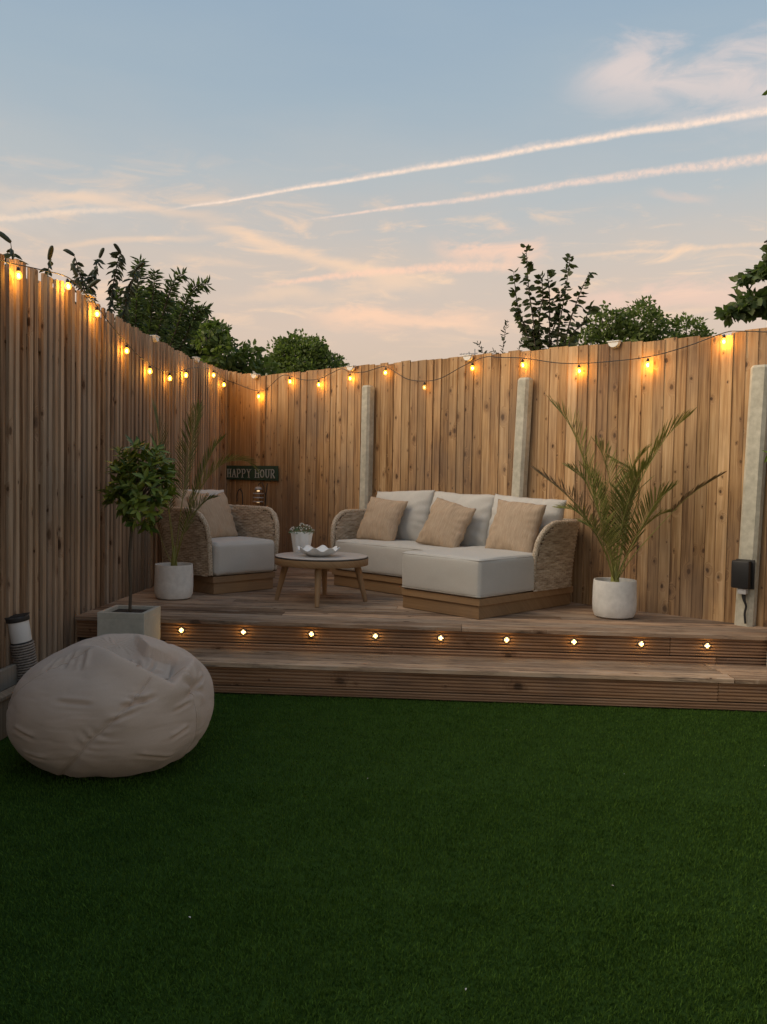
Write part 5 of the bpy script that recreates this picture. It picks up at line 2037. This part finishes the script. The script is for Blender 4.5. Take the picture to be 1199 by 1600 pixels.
# sapling with separate upright shoots behind the back fence
stems('fruit_sapling', 'open leafy fruit sapling rising above the middle of the back fence', 'tree', (1.05, 8.7, -.06),
      [[(1.05, 8.7, 0), (1.0, 8.7, 1.8), (.93, 8.7, 2.7), (.84, 8.7, 3.3), (.805, 8.7, 3.70)], [(1.05, 8.7, 0), (1.05, 8.7, 1.9), (1.06, 8.72, 2.7), (1.05, 8.72, 3.2), (1.02, 8.72, 3.45)],
       [(1.05, 8.7, 0), (1.1, 8.7, 1.9), (1.14, 8.7, 2.8), (1.20, 8.7, 3.25), (1.24, 8.7, 3.62)], [(1.05, 8.7, 0), (1.12, 8.7, 2.0), (1.22, 8.7, 2.8), (1.33, 8.7, 3.2), (1.43, 8.7, 3.44)],
       [(1.05, 8.7, 0), (.98, 8.7, 2.0), (.86, 8.7, 2.75), (.74, 8.7, 3.1), (.69, 8.7, 3.45)], [(1.05, 8.7, 0), (1.0, 8.65, 2.0), (.93, 8.65, 2.6), (.88, 8.65, 2.9)],
       [(1.05, 8.7, 0), (1.02, 8.7, 2.0), (.95, 8.7, 2.9), (.98, 8.68, 3.2), (.95, 8.68, 3.42)], [(1.05, 8.7, 0), (1.10, 8.7, 2.2), (1.08, 8.75, 2.8), (1.16, 8.75, 3.05), (1.14, 8.75, 3.3)], [(1.05, 8.7, 0), (1.12, 8.7, 2.0), (1.25, 8.7, 2.75), (1.38, 8.72, 2.95), (1.46, 8.72, 3.12)], [(1.05, 8.7, 0), (1.0, 8.7, 2.1), (.90, 8.7, 2.8), (.80, 8.72, 2.95), (.72, 8.72, 3.1)]],
      leaf=(.088, .050), step=.028, mat='sapling_leaf', seed=21, droop=.5, start=.52, r0=.014)
stems('bare_shrub', 'thin twiggy shrub left of the fruit sapling behind the back fence', 'shrub', (.80, 9.5, -.06),
      [[(.8, 9.5, 0), (.75, 9.5, 1.6), (.55, 9.5, 2.5), (.38, 9.5, 2.88)], [(.8, 9.5, 0), (.78, 9.5, 1.8), (.66, 9.5, 2.7), (.70, 9.5, 3.12)], [(.8, 9.5, 0), (.8, 9.5, 1.8), (.80, 9.5, 2.6), (.88, 9.5, 2.95)], [(.8, 9.5, 0), (.8, 9.5, 1.8), (.70, 9.5, 2.55), (.55, 9.5, 2.78)]],
      leaf=(.055, .022), step=.028, mat='shrub_leaf', seed=22, droop=.0, start=.62, r0=.008)
tree('garden_tree', 'leafy green tree with several rounded heads behind the right part of the back fence', 'tree', (3.3, 15.5, -.06),
     [((2.45, 15.5, 3.75), .34), ((2.88, 15.5, 4.12), .36), ((3.45, 15.5, 4.15), .46), ((3.15, 15.5, 3.6), .55), ((3.9, 15.5, 3.7), .42), ((2.7, 15.6, 3.3), .5), ((2.15, 15.5, 3.55), .25)],
     leaf=(.08, .048), per=6500, mat='tree_leaf', seed=23, trunk_r=.10)
tree('garden_tree', 'smaller rounded tree at the right of the leafy group behind the back fence', 'tree', (4.5, 15.9, -.06),
     [((4.35, 15.9, 4.05), .36), ((4.62, 15.9, 3.85), .30), ((4.2, 15.9, 3.6), .45), ((4.7, 15.9, 3.45), .36)],
     leaf=(.08, .048), per=6500, mat='tree_leaf', seed=24, trunk_r=.07)
# overhanging tree at the right edge: trunk out of frame
ot = thing('overhanging_tree', 'tree at the right edge with dark leafy branches hanging into view', 'tree', (3.6, 7.6, -.06))
b = MB()
o3 = Vector((3.6, 7.6, -.06))
b.tube([Vector(p) - o3 for p in smooth_path([Vector((3.6, 7.6, -.06)), Vector((3.55, 7.6, 1.5)), Vector((3.45, 7.55, 3.0)), Vector((3.3, 7.5, 4.4)), Vector((3.2, 7.5, 5.2))], 4)], [.11 - .005 * i for i in range(17)], 10)
limbs = [[(3.48, 7.55, 2.6), (3.1, 7.4, 2.84), (2.75, 7.35, 2.91), (2.45, 7.3, 2.85), (2.28, 7.3, 2.76)],
         [(3.45, 7.55, 2.85), (3.0, 7.4, 3.06), (2.7, 7.35, 3.13), (2.48, 7.3, 3.10), (2.40, 7.3, 3.02)],
         [(3.40, 7.55, 3.1), (3.0, 7.4, 3.4), (2.75, 7.35, 3.42), (2.60, 7.3, 3.36)],
         [(3.35, 7.5, 3.9), (3.0, 7.4, 4.2), (2.85, 7.35, 4.28), (2.74, 7.3, 4.20)],
         [(3.38, 7.5, 3.4), (3.0, 7.4, 3.6), (2.78, 7.35, 3.58), (2.66, 7.3, 3.5)]]
cl = []
for lp in limbs:
    P = smooth_path([Vector(p) - o3 for p in lp], 5)
    b.tube(P, [.035 * (1 - .9 * i / len(P)) + .002 for i in range(len(P))], 7)
b.build('trunk', 'bark', ot, True)
cl = [((2.36, 7.3, 2.80), (.09, .12, .05)), ((2.50, 7.3, 2.86), (.13, .16, .06)), ((2.66, 7.32, 2.89), (.17, .2, .09)), ((2.85, 7.35, 2.92), (.22, .22, .13)), ((2.46, 7.3, 3.06), (.06, .1, .03)),
      ((2.57, 7.3, 3.13), (.07, .12, .04)), ((2.72, 7.35, 3.20), (.12, .16, .06)), ((2.66, 7.3, 3.28), (.05, .1, .04)), ((2.85, 7.35, 3.32), (.15, .2, .09)), ((2.78, 7.3, 4.20), (.05, .1, .04)),
      ((3.0, 7.4, 4.3), (.2, .2, .15)), ((2.78, 7.35, 3.5), (.05, .1, .04)), ((3.15, 7.5, 4.8), (.35, .5, .35)), ((3.3, 7.5, 3.6), (.4, .4, .3))]
C_, D_ = clump_leaves([(np.array(c) - np.array(o3), r_) for c, r_ in cl], 7500, 31, .2)
V, T = leaves_np(C_, D_ + np.array([-.2, 0, -.3]), .085, .062, 31)
obj('crown', np_mesh('crown', V, None, 'tree_leaf_dark', T), ot)

# television aerial on a far mast
av = thing('television_aerial', 'small television aerial on a pole far beyond the back fence', 'aerial', (.86, 28.0, -.06))
b = MB()
b.tube([(0, 0, 0), (0, 0, 5.50)], .022, 6)
b.build('mast', 'grey_metal', av)
b = MB()
b.tube([(-.30, 0, 5.42), (.28, 0, 5.46)], .012, 5)
for k in range(6):
    x = -.25 + k * .09
    b.tube([(x, -.22, 5.42), (x, .22, 5.44)], .007, 5)
b.box(.17, .20, -.12, .12, 5.34, 5.58)
b.build('antenna', 'grey_metal', av)
